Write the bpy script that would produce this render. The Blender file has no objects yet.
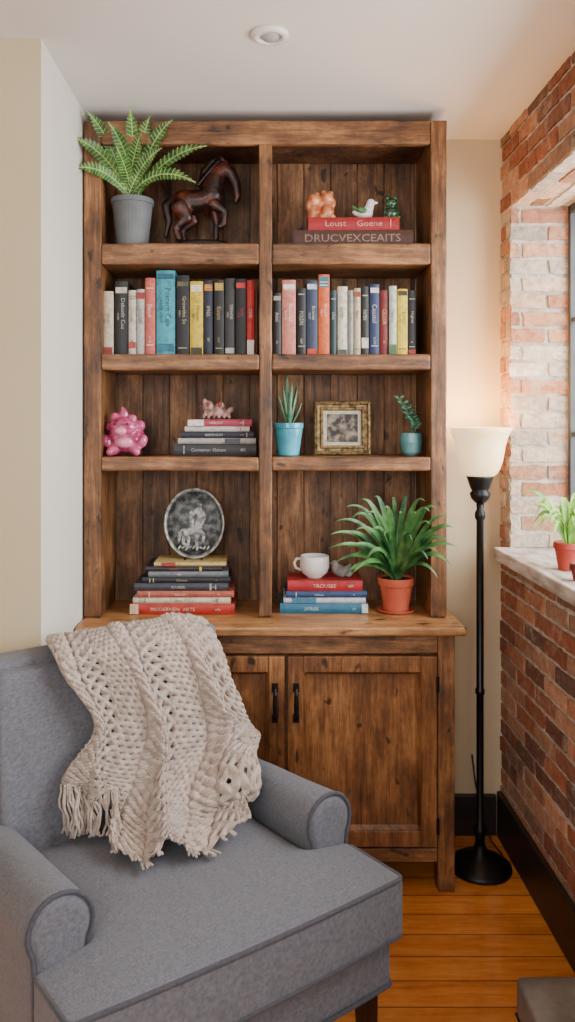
import bpy, bmesh, math, random
from mathutils import Vector, Matrix, noise
C = bpy.context.scene.collection
R = random.Random(11)
PI = math.pi
EYE = 1.53; F = 800.0
def X(px, Y): return (px-265)/F*Y
def Z(py, Y): return EYE-(py-425)/F*Y
def P(px, py, Y): return Vector((X(px, Y), Y, Z(py, Y)))
def c(r, g, b, a=1.0):
    f = lambda v: (v/255/12.92) if v/255 <= .04045 else ((v/255+.055)/1.055)**2.4
    return (f(r), f(g), f(b), a)

# ------------------------------------------------------------------ materials
def base_mat(name):
    m = bpy.data.materials.new(name); m.use_nodes = True
    nt = m.node_tree; b = nt.nodes['Principled BSDF']
    return m, nt, b
def M(name, col, col2=None, rough=.6, scale=8, stretch=(1,1,1), bump=0, bscale=80, metal=0, coat=0, emit=0, lo=.35, hi=.65, sss=0, sheen=0):
    m, nt, b = base_mat(name); L = nt.links.new
    b.inputs['Roughness'].default_value = rough
    b.inputs['Metallic'].default_value = metal
    b.inputs['Coat Weight'].default_value = coat
    b.inputs['Sheen Weight'].default_value = sheen
    b.inputs['Base Color'].default_value = col
    tc = nt.nodes.new('ShaderNodeTexCoord'); mp = nt.nodes.new('ShaderNodeMapping')
    mp.inputs['Scale'].default_value = stretch
    L(tc.outputs['Object'], mp.inputs['Vector'])
    if col2 is not None:
        n = nt.nodes.new('ShaderNodeTexNoise'); n.inputs['Scale'].default_value = scale; n.inputs['Detail'].default_value = 6
        L(mp.outputs[0], n.inputs['Vector'])
        r = nt.nodes.new('ShaderNodeValToRGB'); r.color_ramp.elements[0].position = lo; r.color_ramp.elements[1].position = hi
        r.color_ramp.elements[0].color = col; r.color_ramp.elements[1].color = col2
        L(n.outputs['Fac'], r.inputs['Fac']); L(r.outputs['Color'], b.inputs['Base Color'])
        if emit: L(r.outputs['Color'], b.inputs['Emission Color'])
    if emit:
        b.inputs['Emission Strength'].default_value = emit
        if col2 is None: b.inputs['Emission Color'].default_value = col
    if bump:
        n2 = nt.nodes.new('ShaderNodeTexNoise'); n2.inputs['Scale'].default_value = bscale; n2.inputs['Detail'].default_value = 4
        L(mp.outputs[0], n2.inputs['Vector'])
        bp = nt.nodes.new('ShaderNodeBump'); bp.inputs['Strength'].default_value = bump; bp.inputs['Distance'].default_value = .004
        L(n2.outputs['Fac'], bp.inputs['Height']); L(bp.outputs[0], b.inputs['Normal'])
    return m
def wood(name, axis, dark, mid, light, rough=.5, plank=None, gap=0.0, k=1.0, coat=0.0, var=.5, knots=True, fine=(.68, 1.24)):
    """grain along axis; plank=(axis index, width) varies tone board by board"""
    m, nt, b = base_mat(name); L = nt.links.new; N = nt.nodes.new
    b.inputs['Roughness'].default_value = rough; b.inputs['Coat Weight'].default_value = coat
    tc = N('ShaderNodeTexCoord'); oi = N('ShaderNodeObjectInfo')
    add = N('ShaderNodeVectorMath'); add.operation = 'ADD'
    sc = N('ShaderNodeVectorMath'); sc.operation = 'SCALE'; sc.inputs['Scale'].default_value = 13.0
    cmb = N('ShaderNodeCombineXYZ')
    for i in range(3): L(oi.outputs['Random'], cmb.inputs[i])
    L(cmb.outputs[0], sc.inputs[0]); L(tc.outputs['Object'], add.inputs[0]); L(sc.outputs[0], add.inputs[1])
    vec = add.outputs[0]; wn = None
    if plank:
        sp = N('ShaderNodeSeparateXYZ'); L(tc.outputs['Object'], sp.inputs[0])
        dv = N('ShaderNodeMath'); dv.operation = 'DIVIDE'; dv.inputs[1].default_value = plank[1]; L(sp.outputs[plank[0]], dv.inputs[0])
        fl = N('ShaderNodeMath'); fl.operation = 'FLOOR'; L(dv.outputs[0], fl.inputs[0])
        wn = N('ShaderNodeTexWhiteNoise'); wn.noise_dimensions = '1D'; L(fl.outputs[0], wn.inputs['W'])
        s2 = N('ShaderNodeVectorMath'); s2.operation = 'SCALE'; s2.inputs['Scale'].default_value = 7.0; L(wn.outputs['Color'], s2.inputs[0])
        a2 = N('ShaderNodeVectorMath'); a2.operation = 'ADD'; L(vec, a2.inputs[0]); L(s2.outputs[0], a2.inputs[1]); vec = a2.outputs[0]
    def nz(across, along, detail, rg=.6, dist=0.0):
        st = [across*k]*3; st[axis] = along*k
        mp = N('ShaderNodeMapping'); mp.inputs['Scale'].default_value = st; L(vec, mp.inputs['Vector'])
        n1 = N('ShaderNodeTexNoise'); n1.inputs['Scale'].default_value = 1.0; n1.inputs['Detail'].default_value = detail; n1.inputs['Roughness'].default_value = rg; n1.inputs['Distortion'].default_value = dist
        L(mp.outputs[0], n1.inputs['Vector']); return n1
    n1 = nz(48, 3.6, 10, .72, .6); n2 = nz(8, 4.5, 7, .7); n3 = nz(200, 10, 4, .7)
    mx = N('ShaderNodeMath'); mx.operation = 'MULTIPLY_ADD'; mx.inputs[1].default_value = .45; L(n1.outputs['Fac'], mx.inputs[0])
    m3 = N('ShaderNodeMath'); m3.operation = 'MULTIPLY'; m3.inputs[1].default_value = .55; L(n2.outputs['Fac'], m3.inputs[0]); L(m3.outputs[0], mx.inputs[2])
    r = N('ShaderNodeValToRGB'); e = r.color_ramp.elements
    e[0].position = .38; e[0].color = dark; e[1].position = .63; e[1].color = light
    q = e.new(.50); q.color = mid
    L(mx.outputs[0], r.inputs['Fac']); outc = r.outputs['Color']
    def scale_by(sock, f0, f1, t0, t1):
        nonlocal outc
        mr = N('ShaderNodeMapRange'); mr.inputs['From Min'].default_value = f0; mr.inputs['From Max'].default_value = f1
        mr.inputs['To Min'].default_value = t0; mr.inputs['To Max'].default_value = t1; L(sock, mr.inputs['Value'])
        vm = N('ShaderNodeVectorMath'); vm.operation = 'SCALE'; L(outc, vm.inputs[0]); L(mr.outputs[0], vm.inputs['Scale']); outc = vm.outputs[0]
    scale_by(n3.outputs['Fac'], .35, .65, fine[0], fine[1])
    if knots:
        kn = nz(24, 13, 2, .5, .3); scale_by(kn.outputs['Fac'], .28, .34, .22, 1.0)
    if plank:
        scale_by(wn.outputs['Value'], 0, 1, 1-var, 1+var*.45)
        if gap:
            fr = N('ShaderNodeMath'); fr.operation = 'FRACT'; L(dv.outputs[0], fr.inputs[0])
            gt = N('ShaderNodeMath'); gt.operation = 'GREATER_THAN'; gt.inputs[1].default_value = gap; L(fr.outputs[0], gt.inputs[0])
            scale_by(gt.outputs[0], 0, 1, .25, 1)
    L(outc, b.inputs['Base Color'])
    bp = N('ShaderNodeBump'); bp.inputs['Strength'].default_value = .45 if knots else .1; bp.inputs['Distance'].default_value = .003
    L(n1.outputs['Fac'], bp.inputs['Height']); L(bp.outputs[0], b.inputs['Normal'])
    return m
WD, WM, WL = c(54,33,18), c(114,74,42), c(170,120,74)
w_vert = wood('rustic_wood_vertical', 2, WD, WM, WL, rough=.45)
w_hor = wood('rustic_wood_horizontal', 0, WD, c(120,79,46), c(176,126,80), rough=.45)
w_back = wood('rustic_wood_backboards', 2, c(34,20,12), c(84,52,30), c(130,88,54), rough=.65)
w_top = wood('rustic_wood_worktop', 0, c(112,73,42), c(164,114,70), c(200,150,100), rough=.36)
w_door = wood('rustic_wood_door', 2, c(68,40,20), c(122,77,42), c(168,116,70), rough=.36)
w_dark = wood('dark_leg_wood', 2, c(24,14,10), c(50,30,20), c(72,44,28), rough=.35, knots=False)
w_floor = wood('honey_floor', 0, c(190,106,40), c(218,132,56), c(232,154,76), rough=.22, plank=(1,.1), gap=.04, coat=.35, var=.18, k=.8, knots=False, fine=(.9, 1.06))
m_tan = M('tan_paint', c(202,182,148), c(207,187,154), rough=.85, scale=3)
m_beige = M('beige_paint', c(202,188,154), c(206,192,160), rough=.85, scale=3)
m_grey = M('pale_grey_paint', c(214,207,195), c(218,211,200), rough=.85, scale=3)
m_ceil = M('ceiling_paint', c(220,214,208), c(224,218,212), rough=.9, scale=2)
m_base = M('dark_baseboard', c(30,23,19), c(42,32,26), rough=.45, scale=20)
def fabric(name, a, b_):
    m, nt, b = base_mat(name); L = nt.links.new; N = nt.nodes.new
    tc = N('ShaderNodeTexCoord'); outs = []
    for st in ((900,160,900), (160,900,160)):
        mp = N('ShaderNodeMapping'); mp.inputs['Scale'].default_value = st; L(tc.outputs['Object'], mp.inputs['Vector'])
        n = N('ShaderNodeTexNoise'); n.inputs['Scale'].default_value = .6; n.inputs['Detail'].default_value = 2; L(mp.outputs[0], n.inputs['Vector']); outs.append(n.outputs['Fac'])
    ad = N('ShaderNodeMath'); ad.operation = 'ADD'; L(outs[0], ad.inputs[0]); L(outs[1], ad.inputs[1])
    mr = N('ShaderNodeMapRange'); mr.inputs['From Min'].default_value = .7; mr.inputs['From Max'].default_value = 1.3; L(ad.outputs[0], mr.inputs['Value'])
    r = N('ShaderNodeValToRGB'); r.color_ramp.elements[0].color = a; r.color_ramp.elements[1].color = b_; L(mr.outputs[0], r.inputs['Fac']); L(r.outputs['Color'], b.inputs['Base Color'])
    b.inputs['Roughness'].default_value = .95; b.inputs['Sheen Weight'].default_value = .1
    mpb = N('ShaderNodeMapping'); mpb.inputs['Scale'].default_value = (9, 3, 5); mpb.inputs['Rotation'].default_value = (0, 0, .5); L(tc.outputs['Object'], mpb.inputs['Vector'])
    big = N('ShaderNodeTexNoise'); big.inputs['Scale'].default_value = 1; big.inputs['Detail'].default_value = 2; big.inputs['Distortion'].default_value = .8; L(mpb.outputs[0], big.inputs['Vector'])
    b1 = N('ShaderNodeBump'); b1.inputs['Strength'].default_value = .35; b1.inputs['Distance'].default_value = .02; L(big.outputs['Fac'], b1.inputs['Height'])
    bp = N('ShaderNodeBump'); bp.inputs['Strength'].default_value = .15; bp.inputs['Distance'].default_value = .001; L(mr.outputs[0], bp.inputs['Height']); L(b1.outputs[0], bp.inputs['Normal']); L(bp.outputs[0], b.inputs['Normal'])
    return m
m_fab = fabric('slate_grey_linen', c(84,85,92), c(114,114,121))
m_pipe = fabric('slate_grey_piping', c(58,58,66), c(78,78,85))
m_knit = M('oatmeal_wool', c(158,140,128), c(194,177,164), rough=1, scale=50, bump=.7, bscale=300, sheen=.2)
m_black = M('black_metal', c(18,17,18), c(28,27,28), rough=.35, metal=.4, scale=30)
m_iron = M('iron_handle', c(24,20,18), c(40,34,30), rough=.5, metal=.7, scale=60)
m_shade = M('alabaster_glass', c(255,214,150), c(255,230,186), rough=.35, scale=14, emit=1.1)
m_page = M('book_pages', c(214,204,184), c(232,224,206), rough=.9, scale=30, stretch=(1,1,12))
m_white = M('white_glaze', c(232,230,226), rough=.2, coat=.4)
m_soil = M('potting_soil', c(38,26,18), c(66,48,34), rough=1, scale=120, bump=.8, bscale=200)
m_sill = M('weathered_sill', c(150,134,124), c(212,200,192), rough=.6, scale=9, stretch=(3,1,3), bump=.4, bscale=40)
def leafm(n, a, b_, s=30, st=(1,1,1)): return M(n, a, b_, rough=.42, scale=s, stretch=st)
m_fern = leafm('fern_green', c(36,76,34), c(84,134,58), 30)
m_fernl = leafm('fern_pale_rib', c(146,176,96), c(186,206,134), 30)
m_spider = leafm('strap_leaf_green', c(24,68,34), c(92,144,76), 18)
m_bright = leafm('bright_leaf_green', c(84,146,44), c(168,208,90), 22)
m_agave = leafm('blue_green_leaf', c(52,92,72), c(100,142,108), 30)
m_succ = leafm('succulent_leaf', c(40,98,78), c(90,150,118), 30)
m_terra = M('terracotta', c(176,76,50), c(200,98,68), rough=.7, scale=14, bump=.15)
m_gpot = M('grey_pot', c(92,96,98), c(110,114,116), rough=.6, scale=10)
m_turq = M('turquoise_glaze', c(44,140,168), c(84,178,198), rough=.2, scale=12, coat=.5)
m_teal = M('teal_glaze', c(70,128,134), c(98,152,154), rough=.3, scale=12, coat=.4)
m_gold = M('aged_gold', c(74,56,32), c(164,136,88), rough=.5, scale=70, metal=.4, bump=.6, bscale=180)
m_flat = {}
def flat(r, g, b, rough=.55):
    k = (r, g, b, rough)
    if k not in m_flat:
        m_flat[k] = M('cover_%d_%d_%d' % (r, g, b), c(r, g, b), c(max(0, int(r*.82)), max(0, int(g*.82)), max(0, int(b*.82))), rough=rough, scale=60, lo=.45, hi=.7)
    return m_flat[k]

# ------------------------------------------------------------------ mesh helpers
def obj(name, bm, mat, parent=None, loc=None, smooth=False, bevel=0, sub=0, world=False, seg=2, remesh=0, solid=0):
    if world and parent is not None: bmesh.ops.translate(bm, vec=-Vector(parent.location), verts=bm.verts)
    if remesh == 0: bmesh.ops.recalc_face_normals(bm, faces=bm.faces)
    me = bpy.data.meshes.new(name); bm.to_mesh(me); bm.free()
    if smooth:
        me.polygons.foreach_set('use_smooth', [True]*len(me.polygons))
    o = bpy.data.objects.new(name, me); C.objects.link(o)
    for mm in (mat if isinstance(mat, (list, tuple)) else [mat]): me.materials.append(mm)
    if parent: o.parent = parent
    if loc is not None: o.location = loc
    if remesh:
        r = o.modifiers.new('remesh', 'REMESH'); r.mode = 'VOXEL'; r.voxel_size = remesh; r.use_smooth_shade = True
        s = o.modifiers.new('smooth', 'SMOOTH'); s.iterations = 3; s.factor = .5
    if bevel:
        b = o.modifiers.new('bevel', 'BEVEL'); b.width = bevel; b.segments = seg; b.limit_method = 'ANGLE'; b.angle_limit = .6
    if solid:
        s = o.modifiers.new('solid', 'SOLIDIFY'); s.thickness = solid; s.offset = 0
    if sub:
        s = o.modifiers.new('sub', 'SUBSURF'); s.levels = sub; s.render_levels = sub
    return o
def tag(o, label=None, cat=None, group=None, kind=None):
    if label: o['label'] = label
    if cat: o['category'] = cat
    if group: o['group'] = group
    if kind: o['kind'] = kind
    return o
def thing(name, label, cat, loc=(0,0,0), rz=0, group=None):
    o = bpy.data.objects.new(name, None); C.objects.link(o); o.location = loc; o.rotation_euler = (0, 0, rz)
    o.empty_display_size = .05
    return tag(o, label, cat, group)
def struct(name, bm, mat, **k): return tag(obj(name, bm, mat, **k), kind='structure')
def box(bm, x0, x1, y0, y1, z0, z1, mi=0):
    v = [bm.verts.new((x, y, z)) for x in (x0, x1) for y in (y0, y1) for z in (z0, z1)]
    for q in ((0,1,3,2),(4,6,7,5),(0,4,5,1),(2,3,7,6),(0,2,6,4),(1,5,7,3)):
        f = bm.faces.new([v[i] for i in q]); f.material_index = mi
    return v
def BX(*a):
    bm = bmesh.new(); box(bm, *a); return bm
def tube(bm, pts, rad, n=8, cap=True):
    pts = [Vector(p) for p in pts]
    if not isinstance(rad, (list, tuple)): rad = [rad]*len(pts)
    rings = []; prev = None
    for i, p in enumerate(pts):
        d = (pts[min(i+1, len(pts)-1)]-pts[max(i-1, 0)]).normalized()
        if prev is None:
            up = Vector((0,0,1)) if abs(d.z) < .9 else Vector((1,0,0))
            a = d.cross(up).normalized()
        else:
            a = (prev-d*prev.dot(d)).normalized()
        prev = a; b = d.cross(a)
        rings.append([bm.verts.new(p+(a*math.cos(2*PI*k/n)+b*math.sin(2*PI*k/n))*rad[i]) for k in range(n)])
    for r0, r1 in zip(rings, rings[1:]):
        for k in range(n): bm.faces.new((r0[k], r0[(k+1) % n], r1[(k+1) % n], r1[k]))
    if cap:
        bm.faces.new(rings[0][::-1]); bm.faces.new(rings[-1])
def loop_tube(bm, pts, rad, n=6):
    pts = [Vector(p) for p in pts]; N_ = len(pts); rings = []; prev = None
    for i, p in enumerate(pts):
        d = (pts[(i+1) % N_]-pts[i-1]).normalized()
        if prev is None:
            up = Vector((0,0,1)) if abs(d.z) < .9 else Vector((1,0,0)); a = d.cross(up).normalized()
        else: a = (prev-d*prev.dot(d)).normalized()
        prev = a; b = d.cross(a)
        rings.append([bm.verts.new(p+(a*math.cos(2*PI*k/n)+b*math.sin(2*PI*k/n))*rad) for k in range(n)])
    for i in range(N_):
        r0, r1 = rings[i], rings[(i+1) % N_]
        for k in range(n): bm.faces.new((r0[k], r0[(k+1) % n], r1[(k+1) % n], r1[k]))
def lathe(bm, prof, cx=0, cy=0, cz=0, n=32, sx=1, sy=1):
    rings = []
    for r, z in prof:
        if r < 1e-6: rings.append([bm.verts.new((cx, cy, cz+z))])
        else: rings.append([bm.verts.new((cx+r*sx*math.cos(2*PI*k/n), cy+r*sy*math.sin(2*PI*k/n), cz+z)) for k in range(n)])
    for a, b in zip(rings, rings[1:]):
        for k in range(n):
            if len(a) == 1 and len(b) == 1: continue
            if len(a) == 1: bm.faces.new((a[0], b[k], b[(k+1) % n]))
            elif len(b) == 1: bm.faces.new((a[k], a[(k+1) % n], b[0]))
            else: bm.faces.new((a[k], a[(k+1) % n], b[(k+1) % n], b[k]))
def LT(prof, **k):
    bm = bmesh.new(); lathe(bm, prof, **k); return bm
def cage(xs, ys, zs, pred=None, fn=None):
    bm = bmesh.new(); V = {}
    ins = lambda i, j, k: 0 <= i < len(xs)-1 and 0 <= j < len(ys)-1 and 0 <= k < len(zs)-1 and (pred is None or pred(i, j, k))
    def v(i, j, k):
        if (i, j, k) not in V:
            p = Vector((xs[i], ys[j], zs[k])); V[(i, j, k)] = bm.verts.new(fn(p) if fn else p)
        return V[(i, j, k)]
    for i in range(len(xs)-1):
        for j in range(len(ys)-1):
            for k in range(len(zs)-1):
                if not ins(i, j, k): continue
                if not ins(i-1, j, k): bm.faces.new((v(i,j,k), v(i,j,k+1), v(i,j+1,k+1), v(i,j+1,k)))
                if not ins(i+1, j, k): bm.faces.new((v(i+1,j,k), v(i+1,j+1,k), v(i+1,j+1,k+1), v(i+1,j,k+1)))
                if not ins(i, j-1, k): bm.faces.new((v(i,j,k), v(i+1,j,k), v(i+1,j,k+1), v(i,j,k+1)))
                if not ins(i, j+1, k): bm.faces.new((v(i,j+1,k), v(i,j+1,k+1), v(i+1,j+1,k+1), v(i+1,j+1,k)))
                if not ins(i, j, k-1): bm.faces.new((v(i,j,k), v(i,j+1,k), v(i+1,j+1,k), v(i+1,j,k)))
                if not ins(i, j, k+1): bm.faces.new((v(i,j,k+1), v(i+1,j,k+1), v(i+1,j+1,k+1), v(i,j+1,k+1)))
    return bm
def ell(bm, cn, rad, rot=None, sub=2):
    m = Matrix.Translation(Vector(cn))
    if rot: m = m @ Matrix.Rotation(rot[2], 4, 'Z') @ Matrix.Rotation(rot[1], 4, 'Y') @ Matrix.Rotation(rot[0], 4, 'X')
    if not isinstance(rad, (tuple, list)): rad = (rad, rad, rad)
    m = m @ Matrix.Diagonal((rad[0], rad[1], rad[2], 1))
    bmesh.ops.create_icosphere(bm, subdivisions=sub, radius=1, matrix=m)
def chain(bm, pts, rad, step=.35, s=1):
    pts = [Vector(p)*s for p in pts]; rad = [r*s for r in rad]
    for a, b, ra, rb in zip(pts, pts[1:], rad, rad[1:]):
        n = max(2, int((b-a).length/(min(ra, rb)*step))+1)
        for i in range(n+1):
            t = i/n; ell(bm, a.lerp(b, t), ra+(rb-ra)*t, sub=2)

# ------------------------------------------------------------------ setting
BW = 3.0; CEIL = 2.6; RW = .881; PX = -.62; PY = 2.215
struct('floor', BX(-2.6, 1.3, -2.2, 3.1, -.05, 0), w_floor)
struct('ceiling', BX(-2.6, 1.3, -2.2, 3.1, CEIL, CEIL+.06), m_ceil)
struct('wall_back', BX(PX, 1.25, BW, BW+.1, 0, CEIL), m_tan)
bm = bmesh.new(); box(bm, -2.6, PX, PY, BW+.1, 0, CEIL)
for f in bm.faces:
    f.material_index = 1 if f.calc_center_median().x > PX-.01 else 0
struct('wall_left', bm, [m_beige, m_grey])
struct('wall_far_left', BX(-2.7, -2.6, -2.2, 3.1, 0, CEIL), m_beige)
# brick wall -------------------------------------------------------
mb, nt, b = base_mat('brick'); L = nt.links.new
at = nt.nodes.new('ShaderNodeAttribute'); at.attribute_name = 'Col'
tc = nt.nodes.new('ShaderNodeTexCoord'); n = nt.nodes.new('ShaderNodeTexNoise'); n.inputs['Scale'].default_value = 40; n.inputs['Detail'].default_value = 9; n.inputs['Roughness'].default_value = .7
L(tc.outputs['Object'], n.inputs['Vector'])
mr = nt.nodes.new('ShaderNodeMapRange'); mr.inputs['From Min'].default_value = .3; mr.inputs['From Max'].default_value = .7; mr.inputs['To Min'].default_value = .55; mr.inputs['To Max'].default_value = 1.4; L(n.outputs['Fac'], mr.inputs['Value'])
vm = nt.nodes.new('ShaderNodeVectorMath'); vm.operation = 'SCALE'; L(at.outputs['Color'], vm.inputs[0]); L(mr.outputs[0], vm.inputs['Scale'])
n5 = nt.nodes.new('ShaderNodeTexNoise'); n5.inputs['Scale'].default_value = 12; n5.inputs['Detail'].default_value = 10; n5.inputs['Roughness'].default_value = .75; L(tc.outputs['Object'], n5.inputs['Vector'])
mr5 = nt.nodes.new('ShaderNodeMapRange'); mr5.inputs['From Min'].default_value = .54; mr5.inputs['From Max'].default_value = .67; mr5.inputs['To Max'].default_value = .65; L(n5.outputs['Fac'], mr5.inputs['Value'])
mixw = nt.nodes.new('ShaderNodeMix'); mixw.data_type = 'RGBA'; L(mr5.outputs[0], mixw.inputs[0]); L(vm.outputs[0], mixw.inputs[6]); mixw.inputs[7].default_value = c(186,170,152)
L(mixw.outputs[2], b.inputs['Base Color']); b.inputs['Roughness'].default_value = .9
bp = nt.nodes.new('ShaderNodeBump'); bp.inputs['Strength'].default_value = 1.0; bp.inputs['Distance'].default_value = .007; L(n.outputs['Fac'], bp.inputs['Height']); L(bp.outputs[0], b.inputs['Normal'])
m_brick = mb
m_mort = M('mortar', c(166,152,136), c(206,194,178), rough=1, scale=30, bump=.6, bscale=120)
bm = bmesh.new(); cl = bm.loops.layers.float_color.new('Col')
red = [c(164,100,70), c(144,86,62), c(178,120,88), c(124,78,60), c(172,126,98), c(152,98,72), c(188,138,108), c(112,78,64), c(158,92,64), c(150,112,90)]
wash = [c(198,172,146), c(208,190,170), c(192,144,112), c(178,120,88), c(204,184,162), c(182,164,148), c(190,136,104), c(166,112,84), c(172,156,140), c(204,170,142)]
def bricks(o, a, b_, nrm, Ln, H, pal, ch=.0615, bl=.19, gap=.014, depth=.006, off0=0):
    o, a, b_, nrm = map(Vector, (o, a, b_, nrm)); r = 0
    while r*ch < H-.015:
        y0 = r*ch; y1 = min(y0+ch-gap, H); x = -(r % 2)*bl/2-off0
        while x < Ln:
            x0 = max(x, 0); x1 = min(x+bl-gap, Ln)
            if x1-x0 > .02:
                d = depth+R.uniform(-.003, .003); j = lambda: R.uniform(-.0042, .0042)
                nn = max(2, int((x1-x0)/.025))
                outline_ = [(x0+(x1-x0)*i/nn, y0) for i in range(nn)]+[(x1, y0), (x1, (y0+y1)/2)]+[(x1-(x1-x0)*i/nn, y1) for i in range(nn)]+[(x0, y1), (x0, (y0+y1)/2)]
                outline_ = [(xx+j(), yy+j()*.7) for xx, yy in outline_]
                fr_ = [bm.verts.new(o+a*xx+b_*yy+nrm*d) for xx, yy in outline_]
                bk_ = [bm.verts.new(o+a*xx+b_*yy-nrm*.006) for xx, yy in outline_]
                col = R.choice(pal); f_ = R.uniform(.8, 1.18); col = (col[0]*f_, col[1]*f_, col[2]*f_, 1)
                k_ = len(fr_); fs = [bm.faces.new(fr_)]+[bm.faces.new((bk_[i], bk_[(i+1) % k_], fr_[(i+1) % k_], fr_[i])) for i in range(k_)]
                for f in fs:
                    for lp in f.loops: lp[cl] = col
            x += bl
        r += 1
MX = RW+.008; SO = 2.32; SILL = 1.088; JY = 2.885
box(bm, MX, 1.25, .3, BW, 0, 1.043, 1)
box(bm, MX, 1.25, .3, BW, SO, CEIL, 1)
box(bm, MX, 1.25, JY, BW, 1.043, SO, 1)
box(bm, MX, 1.25, .3, 1.0, 1.043, SO, 1)
bricks((MX, 3.0, 0.01), (0,-1,0), (0,0,1), (-1,0,0), 2.7, 1.03, red)
bricks((MX, 3.0, SO+.004), (0,-1,0), (0,0,1), (-1,0,0), 2.7, CEIL-SO-.004, red, off0=.07)
bricks((MX, 3.0, 1.05), (0,-1,0), (0,0,1), (-1,0,0), .112, SO-1.05, wash, off0=.03)
bricks((MX-.006, JY, 1.09), (1,0,0), (0,0,1), (0,-1,0), .22, SO-1.09, wash, off0=.05)
bricks((MX, .3, 1.05), (0,1,0), (0,0,1), (-1,0,0), .7, SO-1.05, red)
bricks((MX, 2.875, SO), (0,-1,0), (1,0,0), (0,0,-1), 1.87, .24, wash, depth=.004)
struct('wall_right', bm, [m_brick, m_mort])
struct('trim_1', BX(.826, 1.13, .96, 2.9, 1.043, SILL), m_sill, bevel=.006)
struct('baseboard_right', BX(.862, MX-.008, .3, BW-.024, 0, .17), m_base, bevel=.004)
struct('baseboard_back', BX(.63, .862, BW-.022, BW, 0, .15), m_base, bevel=.004)
struct('baseboard_left', BX(-2.6, PX, PY-.02, PY, 0, .15), m_base, bevel=.004)
# window
m_frame = M('window_frame_dark', c(60,62,64), c(76,78,80), rough=.5, scale=10)
bm = bmesh.new()
y0, y1, z0, z1 = 1.0, 2.876, SILL, SO-.004
for a in (y0, y1-.02): box(bm, 1.09, 1.12, a, a+.02, z0, z1)
box(bm, 1.09, 1.12, y0, y1, z0, z0+.03); box(bm, 1.09, 1.12, y0, y1, z1-.03, z1)
for k in range(1, 3): yy = y0+(y1-y0)*k/3; box(bm, 1.1, 1.112, yy-.01, yy+.01, z0, z1)
for k in range(1, 3): zz = z0+(z1-z0)*k/3; box(bm, 1.1, 1.112, y0, y1, zz-.008, zz+.008)
wf = struct('window_1', bm, m_frame, bevel=.002)
mg, nt, b = base_mat('window_glass'); nt.nodes.remove(b)
g = nt.nodes.new('ShaderNodeBsdfGlossy'); g.inputs['Roughness'].default_value = .05; t_ = nt.nodes.new('ShaderNodeBsdfTransparent'); mxs = nt.nodes.new('ShaderNodeMixShader'); mxs.inputs[0].default_value = .04
nt.links.new(t_.outputs[0], mxs.inputs[1]); nt.links.new(g.outputs[0], mxs.inputs[2]); nt.links.new(mxs.outputs[0], nt.nodes['Material Output'].inputs[0])
obj('window_pane', BX(1.105, 1.108, y0, y1, z0, z1), mg, wf)

# recessed ceiling fitting
t = thing('ceiling_light', 'small round white recessed fitting in the ceiling', 'ceiling light', (X(270, 2.19), 2.19, CEIL))
obj('trim_ring', LT([(.028,-.001),(.03,-.012),(.045,-.012),(.052,-.006),(.053,0),(.028,0)]), m_white, t, smooth=True)
obj('lens', LT([(0,-.016),(.02,-.014),(.029,-.006),(.029,0),(0,0)]), M('frosted_lens', c(170,168,164), rough=.4), t, smooth=True)

# ------------------------------------------------------------------ bookcase hutch
HY = 2.71; HB = 2.985
WT = .876
hut = thing('bookcase', 'tall rustic brown wooden bookcase with open shelves standing on the cabinet', 'bookcase', (0, 2.85, WT))
hz = lambda py: Z(py, HY); hx = lambda px: X(px, HY)
TOPZ = hz(120)
xl0, xl1, xc0, xc1, xr0, xr1 = PX+.004, hx(101), hx(259), hx(272), hx(431), hx(447)
def wavy(bm, amp=.0016):
    """hand-worn edges: cut the board up and nudge the points"""
    bmesh.ops.subdivide_edges(bm, edges=[e for e in bm.edges if e.calc_length() > .3], cuts=24, use_grid_fill=True)
    for v in bm.verts:
        q = v.co*13; v.co += Vector((noise.noise(q), noise.noise(q+Vector((7,0,0)))*.6, noise.noise(q+Vector((0,7,0)))))*amp
    return bm
def part(name, mat, *b_, bev=.005): return obj(name, wavy(BX(*b_), .002), mat, hut, world=True, bevel=bev)
part('side_panel', w_vert, xl0+.002, xl1, HY, HB, WT+.002, TOPZ)
part('side_panel', w_vert, xr0, xr1, HY, HB, WT+.002, TOPZ)
part('divider', w_vert, xc0, xc1, HY+.004, HB, WT+.002, hz(143))
part('top_rail', w_hor, xl1+.0005, xr0-.0005, HY+.002, HY+.03, hz(144), TOPZ)
part('top_board', w_hor, xl1+.0005, xr0-.0005, HY+.031, HB, TOPZ-.02, TOPZ-.002)
part('ceiling_board', w_back, xl1+.001, xr0-.001, HY+.031, HB, TOPZ-.06, TOPZ-.04)
shelves = [(243, 264), (354, 370), (457, 471)]
for (a, b_) in shelves:
    part('shelf', w_hor, xl1, xc0, HY+.002, HB, hz(b_), hz(a), bev=.006)
    part('shelf', w_hor, xc1, xr0, HY+.002, HB, hz(b_), hz(a), bev=.006)
S1, S2, S3 = [hz(a)+.001 for a, _ in shelves]
bm = bmesh.new(); x = xl1
while x < xr0-.01:
    wv = .1; x2 = min(x+wv, xr0); box(bm, x+.002, x2-.002, HB+.0, HB+.01, WT+.001, TOPZ-.004); x = x2
box(bm, xl1, xr0, HB+.008, HB+.013, WT+.001, TOPZ-.004)
bmesh.ops.translate(bm, vec=(-xl1, 0, 0), verts=bm.verts)
ob = obj('back_panel', bm, wood('backboards', 2, c(50,32,19), c(114,76,46), c(168,122,80), rough=.6, plank=(0,.1), var=.35), hut, world=True, bevel=.002)
ob.location = (xl1, 0, 0)

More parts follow.
